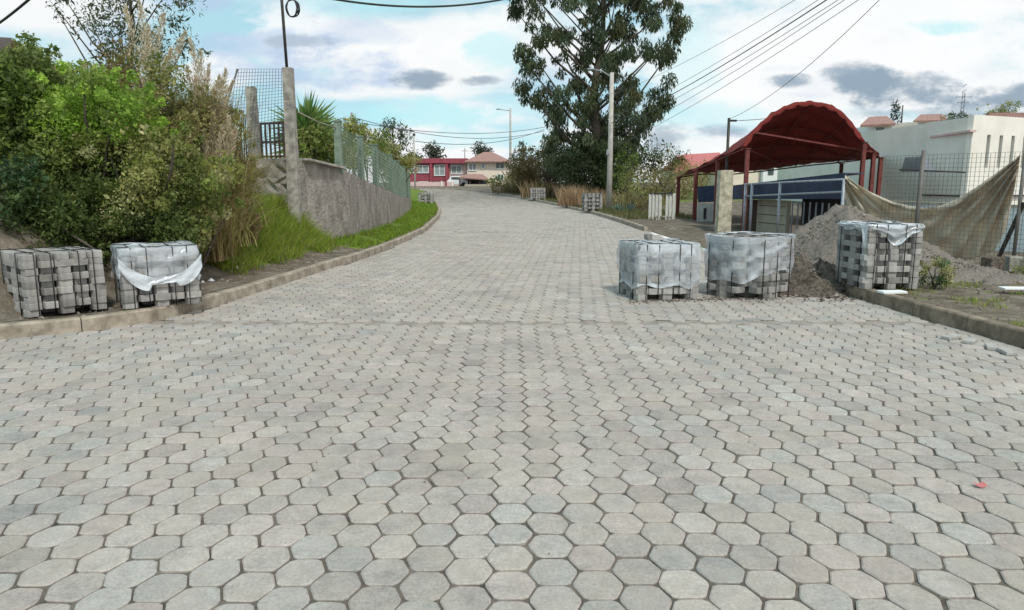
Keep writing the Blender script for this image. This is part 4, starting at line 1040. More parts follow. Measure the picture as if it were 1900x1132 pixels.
p = fence_pt(1893); MB().tube([(p.x, p.y - .05, .1), (p.x, p.y - .05, 2.2)], .03, 8).build('post', M['meshdark'], t)
MB().beam(at(1900, 376, 12.45), at(1852, 480, 12.9), .05).build('brace', M['dark_metal'], t)
def tarp_mat():
    m, nt, N, L, b = nodes('shade_cloth'); out = N['Material Output']
    tc = N.new('ShaderNodeTexCoord'); n1 = N.new('ShaderNodeTexNoise'); n1.inputs['Scale'].default_value = 3; n1.inputs['Detail'].default_value = 8; L.new(tc.outputs['Object'], n1.inputs['Vector'])
    rp = N.new('ShaderNodeValToRGB'); rp.color_ramp.elements[0].position = .3; rp.color_ramp.elements[0].color = (.58, .51, .40, 1); rp.color_ramp.elements[1].position = .7; rp.color_ramp.elements[1].color = (.82, .75, .62, 1)
    L.new(n1.outputs['Fac'], rp.inputs[0]); L.new(rp.outputs[0], b.inputs['Base Color']); b.inputs['Roughness'].default_value = .9
    t_ = N.new('ShaderNodeBsdfTranslucent'); L.new(rp.outputs[0], t_.inputs['Color']); mx = N.new('ShaderNodeMixShader'); mx.inputs[0].default_value = .38
    L.new(b.outputs[0], mx.inputs[1]); L.new(t_.outputs[0], mx.inputs[2]); L.new(mx.outputs[0], out.inputs['Surface']); return m
def tarp():
    top = [(1568, 325), (1590, 342), (1618, 358), (1650, 372), (1685, 382), (1715, 386), (1745, 382), (1775, 370), (1808, 350), (1840, 328), (1868, 307), (1893, 288)]
    bot = [(1566, 440), (1600, 440), (1635, 445), (1670, 452), (1700, 460), (1730, 472), (1755, 481), (1785, 484), (1820, 476), (1848, 462), (1868, 420), (1886, 330)]
    def itp(tab, q):
        v = q * (len(tab) - 1); i = min(int(v), len(tab) - 2); f = v - i; return (tab[i][0] + (tab[i + 1][0] - tab[i][0]) * f, tab[i][1] + (tab[i + 1][1] - tab[i][1]) * f)
    P = []; NU, NV = 110, 40
    for i in range(NU + 1):
        q = i / NU; tx, ty = itp(top, q); bx, by = itp(bot, q); row = []
        for k in range(NV + 1):
            s = k / NV; px = tx + (bx - tx) * s; py = ty + (by - ty) * s; f = fence_pt(px)
            # folds fan out from the two upper corners
            aL = math.atan2(py - 322, px - 1560); aR = math.atan2(py - 284, 1902 - px); rL = math.hypot(px - 1560, py - 322); rR = math.hypot(1902 - px, py - 284)
            w = .15 * math.sin(aL * 26) * math.exp(-rL / 170) + .15 * math.sin(aR * 40 + 1) * math.exp(-rR / 260) + .03 * math.sin(s * 20 + q * 5) * math.exp(-s * 4)
            roll = .14 * math.exp(-((s - .06) / .06) ** 2)
            p = at(px, py, f.y + .16 - w - roll); row.append(p)
        P.append(row)
    o = MB().grid(P).build('hanging_tarp', tarp_mat(), None, solid=.008)
    tag(o, "sagging beige tarp slung between the shed corner and the mesh fence", 'tarp')
tarp()
for lab, px, Y_, py in [("pale pink house wall seen between the canopy's right posts and the cream building", 1590, 36, 296)]:
    t = thing('pink_house', lab, 'house', (X(1615, 36), 36, 0)); MB().box2(X(1570, 36), X(1650, 36), 36, 40, 0, Zp(292, 36)).build('wall', M['palepink'], t)
    MB().box2(X(1562, 35.8), X(1588, 35.8), 35.7, 35.9, 0, Zp(316, 36)).build('gate', M['wood'], t)
    MB().box2(X(1568, 36), X(1652, 36), 35.8, 40.2, Zp(292, 36) + .002, Zp(289, 36)).build('roof', M['concrete'], t)

# ------------------------------------------------------------------ gravel and soil heaps
def heap(name, label, cones, ext, m, res=.045, rough=.018, base=lambda x, y: .0):
    x0, x1, y0, y1 = ext; P = []; r = random.Random(9)
    nx = int((x1 - x0) / res); ny = int((y1 - y0) / res)
    for j in range(ny + 1):
        row = []
        for i in range(nx + 1):
            x = x0 + (x1 - x0) * i / nx; y = y0 + (y1 - y0) * j / ny; h = -1
            for cx, cy, hh, rr in cones:
                d = math.hypot(x - cx, y - cy) / rr + .06 * math.sin(4 * math.atan2(y - cy, x - cx) + cx); h = max(h, hh * (1 - max(0, d) ** 1.15) if d < 1.3 else -1)
            b = base(x, y); h = max(h, -.12)
            if h > 0: h += r.gauss(0, rough) * min(1, h * 6) + .05 * ns(x, y, 5)
            row.append((x + r.gauss(0, .012), y + r.gauss(0, .012), b + h - .02))
        P.append(row)
    o = MB().grid(P, True).build(name, m); tag(o, label, 'heap'); return o
M['gravel'] = mat('gravel', (.225, .20, .175), .95, .2, 30, bump=.8, bscale=70, c2=(.13, .115, .10), dist=.02)
M['soil'] = mat('dark_soil', (.16, .135, .11), .95, .35, 16, bump=1.0, bscale=40, c2=(.05, .038, .03), dist=.04)
cones = [(5.95, 13.0, 1.22, 1.75), (6.7, 12.7, .80, 1.4), (7.3, 12.1, .36, 1.3), (5.4, 12.6, .55, 1.2)]
heap('gravel_heap', "tall grey-brown gravel heap behind the kerb stack", cones, (4.2, 9.4, 10.9, 15), M['gravel'], base=lambda x, y: .1 if y < 11.4 else .03)
heap('soil_heap', "low heap of dark soil and rubble between the two right stacks", [(4.85, 11.4, .42, .85), (4.55, 10.9, .22, .6), (4.75, 12.3, .5, .9)], (3.9, 5.9, 10.1, 13.3), M['soil'], res=.05, rough=.03)
def stones(name, label, n, gen, smin, smax, mats, kind='stuff'):
    mb = MB()
    for _ in range(n):
        x, y, z = gen(); s = random.uniform(smin, smax) * random.choice((.6, 1, 1)); k = len(mb.v)
        base_ = [(1, 0, 0), (0, 1, 0), (-1, 0, 0), (0, -1, 0), (0, 0, .8), (0, 0, -.5), (.6, .6, .5), (-.6, .5, .55), (-.5, -.6, .4), (.6, -.6, .5)]
        rz_ = random.random() * 6; c_, s_ = math.cos(rz_), math.sin(rz_); sc = [random.uniform(.6, 1.2) for _ in range(3)]
        for a, b, c in base_[:6]:
            a *= sc[0]; b *= sc[1]; c *= sc[2]; mb.v.append((x + (a * c_ - b * s_) * s, y + (a * s_ + b * c_) * s, z + c * s + s * .2))
        mb.m = random.randrange(len(mats))
        for f in ((0, 1, 4), (1, 2, 4), (2, 3, 4), (3, 0, 4), (1, 0, 5), (2, 1, 5), (3, 2, 5), (0, 3, 5)): mb.face([k + i for i in f])
    o = mb.build(name, mats); tag(o, label, 'stones', kind=kind); return o
def hz_(x, y):
    h = 0
    for cx, cy, hh, rr in cones:
        d = math.hypot(x - cx, y - cy) / rr; h = max(h, hh * (1 - max(0, d) ** 1.15) if d < 1.3 else 0)
    return h
def gen1():
    while True:
        x = random.uniform(4.6, 9.4); y = random.uniform(11.0, 13.3); h = hz_(x, y)
        if h > .02 or random.random() < .25: return (x, y, h + hR(x, y) * .6)
stones('gravel_stones', "loose stones over the gravel heap and its foot", 2200, gen1, .008, .032, [M['stone'], M['gravel'], M['soil']])
def gen2():
    x = random.gauss(4.7, .45); y = random.gauss(11.0, .45); return (max(3.9, x), max(10.05, y), .02 + .35 * max(0, 1 - math.hypot(x - 4.85, y - 11.4) / .85))
stones('rubble', "dark crumbs of soil and rubble spilling on to the paving", 420, gen2, .01, .045, [M['soil'], M['stone'], M['soil']])
def gen6():
    if random.random() < .5: x = random.uniform(1.6, 3.0); y = 10.05 + (x - 1.7) * .15 + abs(random.gauss(0, .09)) * random.choice((-1, 1))
    else: x = random.uniform(2.9, 4.7); y = 10.15 + abs(x - 3.4) * .5 + random.gauss(0, .12)
    return (x, y, .004)
stones('rubble', "crumbs of dirt and broken concrete along the feet of the wrapped stacks", 420, gen6, .006, .026, [M['soil'], M['soil'], M['stone']])
def gen3():
    y = random.uniform(7, 17); x = xl(y) - random.uniform(.18, .9); return (x, y, hL(x, y))
stones('verge_pebbles', "scattered pebbles on the left dirt verge behind the kerb", 260, gen3, .008, .035, [M['stone'], M['gravel']])
def gen4():
    y = random.uniform(6, 12); x = xr(y) + random.uniform(.2, 4.5); return (x, y, hR(x, y))
stones('verge_pebbles', "scattered pebbles and clods on the right dirt verge", 700, gen4, .006, .03, [M['stone'], M['gravel'], M['soil']])
def gen5():
    x = random.uniform(-4, 5); y = random.uniform(3, 9.5); return (x, y, .001)
stones('road_grit', "tiny grit scattered over the paving", 260, gen5, .002, .007, [M['soil'], M['stone']])
ml = ["largest pale stone beside the long grass behind the left kerb", "pale stone just right of the largest pale stone by the long grass", "small pale stone on the dirt between long grass and left kerb"]
for (px, py, s), lb in zip([(376, 522, .075), (392, 520, .06), (440, 505, .045)], ml):
    q = gnd(px, py, .16); st = stones('pale_stone', lb, 1, lambda: (q.x, q.y, hL(q.x, q.y)), s, s, [M['white']], kind=None); st['category'] = 'stone'
for lb, px, py, z, d, rz in [("white slab lying flat before the kerb stack", 1655, 545, .16, (.34, .16, .03), .1),
                              ("white plastic board lying on the verge at the right frame edge", 1893, 538, .18, (.5, .18, .025), -.1)]:
    q = gnd(px, py, z); o = MB().box((q.x, q.y, q.z + d[2] / 2 + .01), d, rz).build('white_board', M['white'], None, bevel=.004); tag(o, lb, 'board')
for k, (px, py) in enumerate([(1765, 625), (1800, 632), (1840, 643), (1868, 652)]):
    q = gnd(px, py, .02); lb = ["first loose pale paver chip lying against the right kerb, farthest away", "second loose pale paver chip against the right kerb", "third loose pale paver chip against the right kerb", "loose pale paver chip lying nearest along the right kerb"][k]
    x_ = min(q.x, xr(q.y) - .12); o = MB().box((x_, q.y, .018), (.22, .10, .035), .5 + k * .3).build('paver_chip', blockmats[2], None, bevel=.006); tag(o, lb, 'paver chip', 'paver chips along the right kerb')
q = gnd(1818, 905, 0); o = MB().grid([[(q.x + a * .03, q.y + b * .02, .012 + .012 * abs(a) + .004 * b) for a in (-1, 0, 1)] for b in (-1, 0, 1)]).build('fallen_leaf', M['pinkroof'], None); tag(o, "small reddish leaf lying on the pavers at the lower right", 'leaf')
q = gnd(1840, 505, .15)
for k, (dx, dy, lb) in enumerate([(0, 0, "broken brownish block at the foot of the mesh fence"), (.42, .1, "grey broken block right of the brownish one by the mesh fence")]):
    o = MB().box((q.x + dx, q.y + dy, .28), (.30, .22, .26), .3 + k).build('broken_block', M['soil'] if k == 0 else M['concrete'], None, bevel=.02); tag(o, lb, 'block')
bush("dusty grey-green weed growing against the right side of the kerb stack", 'weed', Vector((6.05, 10.35, .38)), (.22, .2, .24), 16, .09, 9000, .045, .02, OL + TE, .1, name='weed', base_z=.15, lower=-1)
bush("low green weeds at the foot of the mesh fence near the broken blocks", 'weed', Vector((q.x + .75, q.y - .25, .28)), (.55, .25, .16), 20, .1, 8000, .05, .018, LG + OL, 0, name='weed', base_z=.15, lower=-1)

# ------------------------------------------------------------------ trees
def tree(label, base, crown, limbs_from, r0, per, ll, lw, pal, droop, name='tree', cat='tree', group=None, top=None, lean=0, nlimb=22):
    t = thing(name, label, cat, tuple(base), group=group); b = Vector(base)
    zt = top if top else max(c[2] for c in crown); cx = sum(c[0] for c in crown) / len(crown)
    tp = Vector((b.x + (cx - b.x) * .6 + lean, b.y, zt)); pts = [b.lerp(tp, q / 7) + Vector((math.sin(q * 1.3 + b.x) * r0 * .7, 0, 0)) for q in range(8)]
    pts[0].z -= .2
    MB().tube(pts, [r0 * (1 - .82 * q / 7) for q in range(8)], 10).build('trunk', M['bark'], t)
    mb = MB(); r = random.Random(3)
    for c in r.sample(crown, min(nlimb, len(crown))):
        c = Vector(c[:3]); zz = max(b.z + (zt - b.z) * limbs_from, c.z - (Vector((c.x - cx, c.y - b.y, 0)).length) * .9 - .5); q = min(.95, max(.1, (zz - b.z) / (zt - b.z))); s = b.lerp(tp, q)
        s.x += math.sin(q * 7 * 1.3 + b.x) * r0 * .7 
        m_ = (s + c) / 2 + Vector((r.gauss(0, .05), 0, -.08)) * (c - s).length; L_ = r0 * .32 * (1 - q * .6)
        mb.tube([s, (s + m_) / 2 + Vector((0, 0, -.02)), m_, (m_ + c) / 2 + Vector((0, 0, .02)), c], [L_, L_ * .8, L_ * .6, L_ * .45, L_ * .2], 6)
    mb.build('limbs', M['bark'], t)
    leaf_obj('crown', *clumps_to_leaves(crown, per, ll, lw, pal, droop), M['leaf'], t); return t
def env_clumps(env, Y_, depth, n, cr, holes=(), shell=0):
    """env: rows (py, px_left, px_right); clump centres inside that outline, in metres"""
    out = []; py0, py1 = env[0][0], env[-1][0]; tries = 0
    while len(out) < n and tries < 40000:
        tries += 1; py = random.uniform(py0, py1); l = lerp_tab([(e[0], e[1]) for e in env], py); r_ = lerp_tab([(e[0], e[2]) for e in env], py)
        px = random.uniform(l, r_)
        if any(((px - hx) / ha) ** 2 + ((py - hy) / hb) ** 2 < 1 for hx, hy, ha, hb in holes): continue
        u = (px - (l + r_) / 2) / max(1, (r_ - l) / 2); Yc = Y_ + random.uniform(-1, 1) * depth * math.sqrt(max(.05, 1 - u * u))
        p = at(px, py, Y_); p.y = Yc; out.append((p.x, p.y, p.z, cr * random.uniform(.55, 1.4)))
    return out
YE = 60; be = Vector((X(1108, YE), YE, hR(7, 60) - .1))
env = [(-150, 1070, 1160), (-110, 1010, 1230), (-60, 960, 1255), (0, 950, 1255), (40, 948, 1262), (90, 958, 1268), (130, 952, 1262), (175, 965, 1238), (215, 1000, 1235), (245, 1008, 1200), (280, 1008, 1185), (318, 1015, 1180)]
holes = [(1040, 268, 17, 13), (1102, 232, 8, 24), (1030, 120, 14, 12), (1182, 212, 13, 12), (1128, 40, 10, 12), (985, 215, 22, 18), (1000, 25, 14, 12), (1195, 90, 8, 20), (1150, 150, 12, 14), (960, 75, 12, 14), (1235, 50, 14, 10), (1075, 95, 12, 16), (1060, 190, 12, 10), (1225, 160, 10, 14), (1160, 260, 8, 18)]
cr = env_clumps(env, YE, 4.5, 430, .60, holes)
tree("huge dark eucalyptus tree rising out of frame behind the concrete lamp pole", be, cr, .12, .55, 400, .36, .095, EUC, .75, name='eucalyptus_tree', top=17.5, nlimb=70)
# tree behind the left bank
env = [(-160, 190, 300), (-110, 130, 350), (-60, 110, 370), (0, 115, 362), (40, 130, 345), (70, 170, 320), (110, 200, 300)]
cr = env_clumps(env, 24, 2.2, 120, .42, [(160, 8, 10, 8), (290, 35, 9, 8), (225, 60, 10, 8)])
cr += [tuple(at(a, b, 23.5)) + (.22,) for a, b in [(98, 8), (105, 20), (112, 32), (355, 90), (372, 98), (345, 80), (385, 100), (330, 110)]]
tree("grey-green leafy tree standing behind the left hedge bank", Vector((X(250, 24), 24, 1.6)), cr, .3, .2, 420, .15, .045, EUC + [(.09, .12, .07), (.13, .15, .09)], .25, name='tree', top=7.5)
# small trees in the distance
def blobs(px, py, a, b, Y_, n, r_): return [tuple(at(px + random.gauss(0, a * .5), py + random.gauss(0, b * .5), Y_ + random.uniform(-1, 1))) + (r_ * random.uniform(.6, 1.3),) for _ in range(n)]
cr = blobs(718, 240, 14, 22, 95, 16, .75) + blobs(750, 250, 14, 22, 95, 16, .7) + blobs(725, 275, 26, 14, 95, 14, .75) + blobs(697, 262, 10, 12, 95, 7, .6) + blobs(762, 285, 10, 10, 95, 6, .6)
tree("small eucalyptus with two feathery tops above the green fence", Vector((X(735, 95), 95, .9)), cr, .3, .22, 60, .38, .12, EUC, .5, name='eucalyptus_tree')
for lb, px, py, a, b, Y_, n, r_ in [("dark round tree behind the maroon building", 803, 283, 12, 12, 135, 16, 1.2), ("dark round tree behind the tiled roof of the peach house", 890, 281, 13, 12, 135, 18, 1.2), ("low dark treetop left of the round tree behind the maroon building", 770, 295, 14, 6, 132, 12, 1.0)]:
    tree(lb, Vector((X(px, Y_), Y_, 1)), blobs(px, py, a, b, Y_, n, r_), .4, .25, 34, .5, .2, [(.06, .075, .05), (.08, .085, .06)], .1, group='dark trees behind the far houses')
for lb, px, top_, Y_, w in [("leftmost dark pointed conifer behind the far lamp post", 951, 283, 92, 9), ("tallest pointed conifer of the row behind the brown brush", 970, 262, 90, 11), ("pointed conifer right of the tallest one in the row", 986, 272, 91, 8), ("rightmost short conifer touching the eucalyptus outline", 1000, 276, 90, 8)]:
    cl = []
    for k in range(30):
        q = random.random() ** .8; py = top_ + (345 - top_) * q; cl.append(tuple(at(px + random.uniform(-1, 1) * w * (.15 + q * .9), py, Y_ + random.uniform(-.7, .7))) + (.45 + .35 * q,))
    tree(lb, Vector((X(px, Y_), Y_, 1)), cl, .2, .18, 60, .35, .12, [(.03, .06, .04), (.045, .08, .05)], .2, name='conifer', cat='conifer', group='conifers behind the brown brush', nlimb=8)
def back_bush(label, px, py, Y_, rx, rz_, n, pal, ll=.2, lw=.08, per=160, clr=None, name='bush', group='bushes beyond the right kerb', droop=.1):
    c = at(px, py, Y_); bush(label, 'bush', c, (rx, rx * .7, rz_), n, clr or max(.3, rx * .33), per, ll, lw, pal, droop, name=name, group=group, base_z=hR(c.x, Y_) - .05, lower=-1, nst=5)
BR = [(.20, .14, .07), (.26, .19, .09), (.16, .12, .06), (.15, .15, .05)]
back_bush("tall rusty brown bush left of the dark eucalyptus undergrowth", 1000, 320, 66, 2.6, 1.9, 60, BR, per=230)
back_bush("olive brown bush low beside the far lamp post", 962, 338, 70, 1.6, 1.0, 30, BR[:2] + OL, per=230)
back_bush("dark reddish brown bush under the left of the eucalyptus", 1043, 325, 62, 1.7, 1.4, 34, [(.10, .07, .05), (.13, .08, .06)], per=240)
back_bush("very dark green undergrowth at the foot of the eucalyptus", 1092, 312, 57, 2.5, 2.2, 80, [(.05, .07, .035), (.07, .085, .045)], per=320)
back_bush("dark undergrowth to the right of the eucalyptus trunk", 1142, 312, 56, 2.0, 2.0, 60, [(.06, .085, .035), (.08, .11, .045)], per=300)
back_bush("upright yellow-green bush just right of the concrete lamp pole", 1163, 325, 46, .85, 1.5, 34, [(.14, .20, .05), (.20, .26, .07), (.10, .14, .04)], per=420, ll=.13, lw=.06)
back_bush("brown brush behind the agave right of the lamp pole", 1185, 355, 43, 1.3, 1.3, 40, BR + OL, per=300, ll=.14, lw=.05)
back_bush("yellowish dry bush behind the white plank panel", 1235, 345, 44, 1.7, 1.2, 46, [(.30, .25, .12), (.24, .19, .09), (.22, .22, .09)], per=300, ll=.14, lw=.05)
back_bush("lime yellow bush seen through the left canopy posts", 1290, 350, 46, 1.5, 1.5, 46, [(.30, .30, .10), (.24, .28, .08), (.33, .27, .12)], per=300, ll=.14, lw=.06)
back_bush("dark brown low brush in front of the dry bush near the plank panel", 1190, 385, 38, .9, .55, 26, [(.10, .075, .045), (.14, .10, .06)], per=500, ll=.1, lw=.03)
back_bush("wispy green tree-like bush left of the pink roofed house", 1232, 297, 64, 2.0, 1.1, 34, EUC + OL[:1], per=120, ll=.24, lw=.1)
back_bush("small dark wispy bush rising above the others near the pink roof", 1213, 283, 70, 1.1, 1.4, 16, EUC, per=90, ll=.3, lw=.1)
back_bush("green garden bush in front of the peach house", 926, 338, 92, 1.1, 1.4, 22, DG + MG[:1], per=120, ll=.3, lw=.12)
back_bush("yellow-green garden bush left of the green one at the peach house", 914, 340, 94, .8, .9, 14, OL, per=120, ll=.3, lw=.12)
def back_grass(label, px, Y_, w, n, h, pal, bw=.05):
    x = X(px, Y_); z = hR(x, Y_); t = thing('dry_grass_clump', label, 'dry grass', (x, Y_, z))
    pts = np.stack([x + np.clip(rng.normal(size=n), -1.7, 1.7) * w * .5, Y_ + np.clip(rng.normal(size=n), -1.7, 1.7) * .3, np.full(n, z)], 1); blades('blades', pts, h * rng.uniform(.5, 1.1, n), bw, .35, pal, M['straw'], t, 3)
PK = [(.50, .36, .24), (.42, .30, .19), (.36, .25, .14)]
back_grass("pinkish straw grass clump between the two far block stacks", 1062, 47, 1.0, 700, 1.5, PK, .035)
back_grass("straw coloured grass clump behind the dark block stack", 1100, 45, .9, 420, 1.35, PK, .03)
back_grass("tall tawny grass left of the pinkish clump", 1018, 60, 2.6, 700, 1.6, BR + PK[:1], .05)
back_grass("tawny grass strip below the far lamp post", 965, 68, 3.0, 600, 1.2, BR, .05)
back_grass("straw grass behind the agave", 1150, 44, 1.4, 500, 1.1, PK + BR, .03)
back_grass("straw grass left of the white plank panel", 1195, 40, 1.4, 500, .9, BR + OL, .025)
for k in range(2):
    xg, yg = X((1148, 1168)[k], 37.5), 37.5; zg = hR(xg, yg); t = thing('agave', ["blue-green agave rosette at the foot of the lamp pole", "second blue-green agave rosette, right of the first"][k], 'agave', (xg, yg, zg), group='agaves by the lamp pole')
    n = 36; d = unit(rng.normal(size=(n, 3)) * np.array([1, 1, .5]) + np.array([0, 0, .7])); L_ = rng.uniform(.4, .6, n); sdv = unit(np.cross(d, np.array([0, 0, 1.0]) + rng.normal(size=(n, 3)) * .1))
    leaf_obj('leaves', np.array([xg, yg, zg + .05]) + d * L_[:, None] * .5, d, sdv, L_, np.full(n, .10), np.array([(.16, .24, .19)] * n) * rng.uniform(.8, 1.2, (n, 1)), M['leaf'], t)

# ------------------------------------------------------------------ poles and wires
def lamp_pole(label, px, Y_, ytop, ylamp, armpx, r0=.15, light=True, mt='pole', d=1):
    x = X(px, Y_); zb = hR(x, Y_) - .1; zt = Zp(ytop, Y_); t = thing('street_lamp', label, 'street lamp', (x, Y_, zb), group='concrete street lamps')
    MB().tube([(x, Y_, zb), (x, Y_, (zb + zt) / 2), (x, Y_, zt)], [r0, r0 * .82, r0 * .64], 12).build('pole', M[mt], t)
    xa = X(armpx, Y_); zl = Zp(ylamp, Y_)
    MB().tube([(x, Y_, zt - .25), (x + (xa - x) * .4, Y_, zl - .08), (x + (xa - x) * .75, Y_, zl)], .035, 6).build('arm', M['grey_metal'], t)
    mb = MB(); P = []
    for i in range(9):
        q = i / 8; w = .16 * math.sin(math.pi * (.12 + .80 * q)) ** .6; c = Vector((x + (xa - x) * (.7 + .3 * q), Y_, zl)); P.append([c + Vector((0, w * math.cos(a), .6 * w * max(-.35, math.sin(a)))) for a in [k * math.pi / 5 for k in range(11)]])
    mb.grid(P); mb.face(range(11)); mb.face([len(mb.v) - 11 + i for i in range(11)][::-1]); mb.build('lamp_head', M['grey_metal'], t)
    return x, zt
px1, zt1 = lamp_pole("nearer concrete street lamp standing in front of the huge eucalyptus", 1131, 41, 135, 129, 1086, .17)
px2, zt2 = lamp_pole("farther concrete street lamp at the bend, left of the brown brush", 947, 80, 201, 203, 921, .16)
t = thing('meter_box', "small pale box strapped to the nearer lamp pole", 'box', (X(1126, 40.8), 40.8, Zp(283, 40.8))); 
MB().box((X(1127, 40.8), 40.8, Zp(283, 40.8)), (.16, .14, .28)).build('box_body', M['white_metal'], t, bevel=.01)
MB().box((X(1127, 40.8), 40.71, Zp(283, 40.8)), (.13, .02, .24)).build('box_door', M['grey_metal'], t)
for lb, px, ytop, Y_, r0, m_, cross in [("slim pole with crossarm above the green fence behind the yucca", 657, 209, 52, .10, 'concrete', True), ("thin pole at the far end of the green fence beside the maroon building", 770, 248, 75, .09, 'pole', False),
                                 ("tiny distant pole above the maroon building roof", 863, 275, 140, .12, 'concrete', True), ("thin pale stake among the brown brush", 973, 277, 72, .08, 'pole', False)]:
    x = X(px, Y_); zb = .8; t = thing('utility_pole', lb, 'pole', (x, Y_, zb)); zt = Zp(ytop, Y_); MB().tube([(x, Y_, zb), (x, Y_, zt)], [r0, r0 * .7], 8).build('shaft', M[m_], t)
    if cross: MB().beam((x - .6, Y_, zt - .5), (x + .6, Y_, zt - .5), .08).build('crossarm', M['dark_metal'], t)
    else: MB().box((x, Y_, zt - .1), (.25, .15, .25)).build('fitting', M['dark_metal'], t)
def wire(label, p, q, sag, r_, m='wire', n=28, name='overhead_cable', group=None):
    p = Vector(p); q = Vector(q); pts = []
    for i in range(n + 1):
        s = i / n; c = p.lerp(q, s); c.z -= sag * 4 * s * (1 - s); pts.append(c)
    o = MB().tube(pts, r_, 5).build(name, M[m], None); tag(o, label, 'cable', group); return o
G1 = 'cables fanning up to the right of the eucalyptus'
S0 = at(1131, 200, 41)
def cable_thru(label, a, b, top_, Ytop, r_, m='wire', ys=238):
    """straight-ish cable from the lamp pole through image points a (by the crown) and the top edge"""
    p = at(1133, ys, 41); e = at(top_[0], top_[1], Ytop); L_ = (e - p); q = p + L_ * 1.25; wire(label, p, q, .0 + (q - p).length * .012, r_, m, group=G1)
cable_thru("uppermost thin cable of the fan right of the eucalyptus", 0, 0, (1450, 0), 20, .007, 'wirelight', 175)
cable_thru("second cable from the top of the fan, just above the thick one", 0, 0, (1492, 2), 20, .008, 'wirelight', 218)
cable_thru("thickest dark cable in the middle of the fan", 0, 0, (1506, 0), 18, .015, 'wire', 229)
cable_thru("cable just below the thickest one in the fan", 0, 0, (1518, 6), 18, .008, 'wirelight', 240)
cable_thru("second lowest pale cable of the fan", 0, 0, (1540, 0), 18, .008, 'wirelight', 258)
cable_thru("lowest cable of the fan right of the eucalyptus", 0, 0, (1566, 0), 18, .008, 'wirelight', 275)
wire("lone thin cable dropping steeply to the dark pole above the canopy", at(1351, 222, 26), at(1700, -70, 14), .35, .007, 'wire')
wire("short thin cable from the dark pole arm across to the red canopy crown", at(1361, 224, 26), at(1475, 212, 30), .05, .012, 'wirelight')
p, q = at(470, -60, 15.5), at(1010, -25, 20)
wire("black cable sagging across the top middle of the sky", at(520, -22, 16), at(1010, -20, 20), .40, .024, 'wire')
wire("short black cable crossing the top left corner", at(-30, 62, 14), at(75, -20, 12), .03, .022, 'wire')
for k, (a, b, lb) in enumerate([((657, 218), (1010, 243), "highest of the faint far wires over the maroon building"), ((657, 226), (1010, 236), "faint far wire crossing to the far street lamp"), ((770, 262), (1010, 240), "lowest faint wire rising from the thin pole to the far lamp")]):
    wire(lb, at(a[0], a[1], 60), at(b[0], b[1], 85), 1.2 if k == 0 else .8, .028, 'wirelight', group='faint far wires over the houses')

# ------------------------------------------------------------------ far houses
def win(t, x0, x1, y, z0, z1, m='glass', fr='white'):
    w = MB().box2(x0, x1, y - .03, y + .02, z0, z1).build('window', M[m], t)
    mb = MB(); e = .09
    mb.box2(x0 - e, x1 + e, y - .08, y - .032, z1, z1 + e).box2(x0 - e, x1 + e, y - .08, y - .032, z0 - e, z0).box2(x0 - e, x0, y - .08, y - .032, z0, z1).box2(x1, x1 + e, y - .08, y - .032, z0, z1).box2((x0 + x1) / 2 - .03, (x0 + x1) / 2 + .03, y - .08, y - .032, z0, z1)
    f = mb.build('frame', M[fr], None); f.parent = w; f.data.transform(Matrix.Identity(4)); return w
YH = 104
t = thing('maroon_building', "long two-storey maroon building with grey windows at the end of the road", 'building', (X(800, YH), YH, .9)); t_loc = t.location
def bx(name, m, px0, px1, py0, py1, yf, yb, par, Y_=YH): return MB().box2(X(px0, Y_), X(px1, Y_), yf, yb, Zp(py1, Y_), Zp(py0, Y_)).build(name, M[m], par)
def win_px(t, px0, px1, py0, py1, yf, m='glass', fr='white'):
    x0, x1, z0, z1 = X(px0, YH), X(px1, YH), Zp(py1, YH), Zp(py0, YH)
    w = MB().box2(x0, x1, yf - .06, yf - .01, z0, z1).build('window', M[m], t); mb = MB(); e = .10
    mb.box2(x0 - e, x1 + e, yf - .14, yf - .065, z1, z1 + e).box2(x0 - e, x1 + e, yf - .14, yf - .065, z0 - e, z0).box2(x0 - e, x0, yf - .14, yf - .065, z0, z1).box2(x1, x1 + e, yf - .14, yf - .065, z0, z1).box2((x0 + x1) / 2 - .04, (x0 + x1) / 2 + .04, yf - .12, yf - .065, z0, z1)
    f = mb.build('frame', M[fr], w); f.location = -Vector(t.location) if False else (0, 0, 0); return w
bx('upper_wall', 'maroon', 735, 834, 301, 336, YH, YH + 8, t); bx('white_wing', 'palepink', 834.1, 866, 303, 345, YH + .4, YH + 8, t); bx('base_wall', 'palepink', 735, 834, 336.1, 347, YH + .1, YH + 8, t)
bx('roof', 'maroon', 733, 868, 294, 303, YH - .5, YH + 8.3, t)
bx('column', 'maroon', 798, 803, 303.1, 345, YH - .4, YH - .1, t)
bx('column', 'maroon', 827, 832, 303.1, 345, YH - .4, YH - .1, t)
for a, b, c_, d_, m_ in [(775, 795, 308, 320, 'curtain'), (807, 825, 307, 325, 'curtain'), (752, 768, 308, 320, 'curtain'), (778, 794, 338, 344, 'glass')]: win_px(t, a, b, c_, d_, YH, m_)
win_px(t, 838, 856, 308, 322, YH + .4, 'curtain')
t = thing('peach_house', "peach two-storey house with a hipped tile roof behind the far street lamp", 'house', (X(906, YH), YH, .9))
bx('wall', 'peach', 868.2, 945, 300, 347, YH - 1.4, YH + 7, t)
x0, x1, z0, z1 = X(864, YH), X(949, YH), Zp(300, YH), Zp(281, YH); y0_, y1_ = YH - 2.2, YH + 7.6; xm = X(905, YH)
mb = MB(); mb.v += [(x0, y0_, z0), (x1, y0_, z0), (x1, y1_, z0), (x0, y1_, z0), (xm - .6, YH + 1.8, z1), (xm + .6, YH + 1.8, z1), (x0, y0_, z0 - .15), (x1, y0_, z0 - .15), (x1, y1_, z0 - .15), (x0, y1_, z0 - .15)]
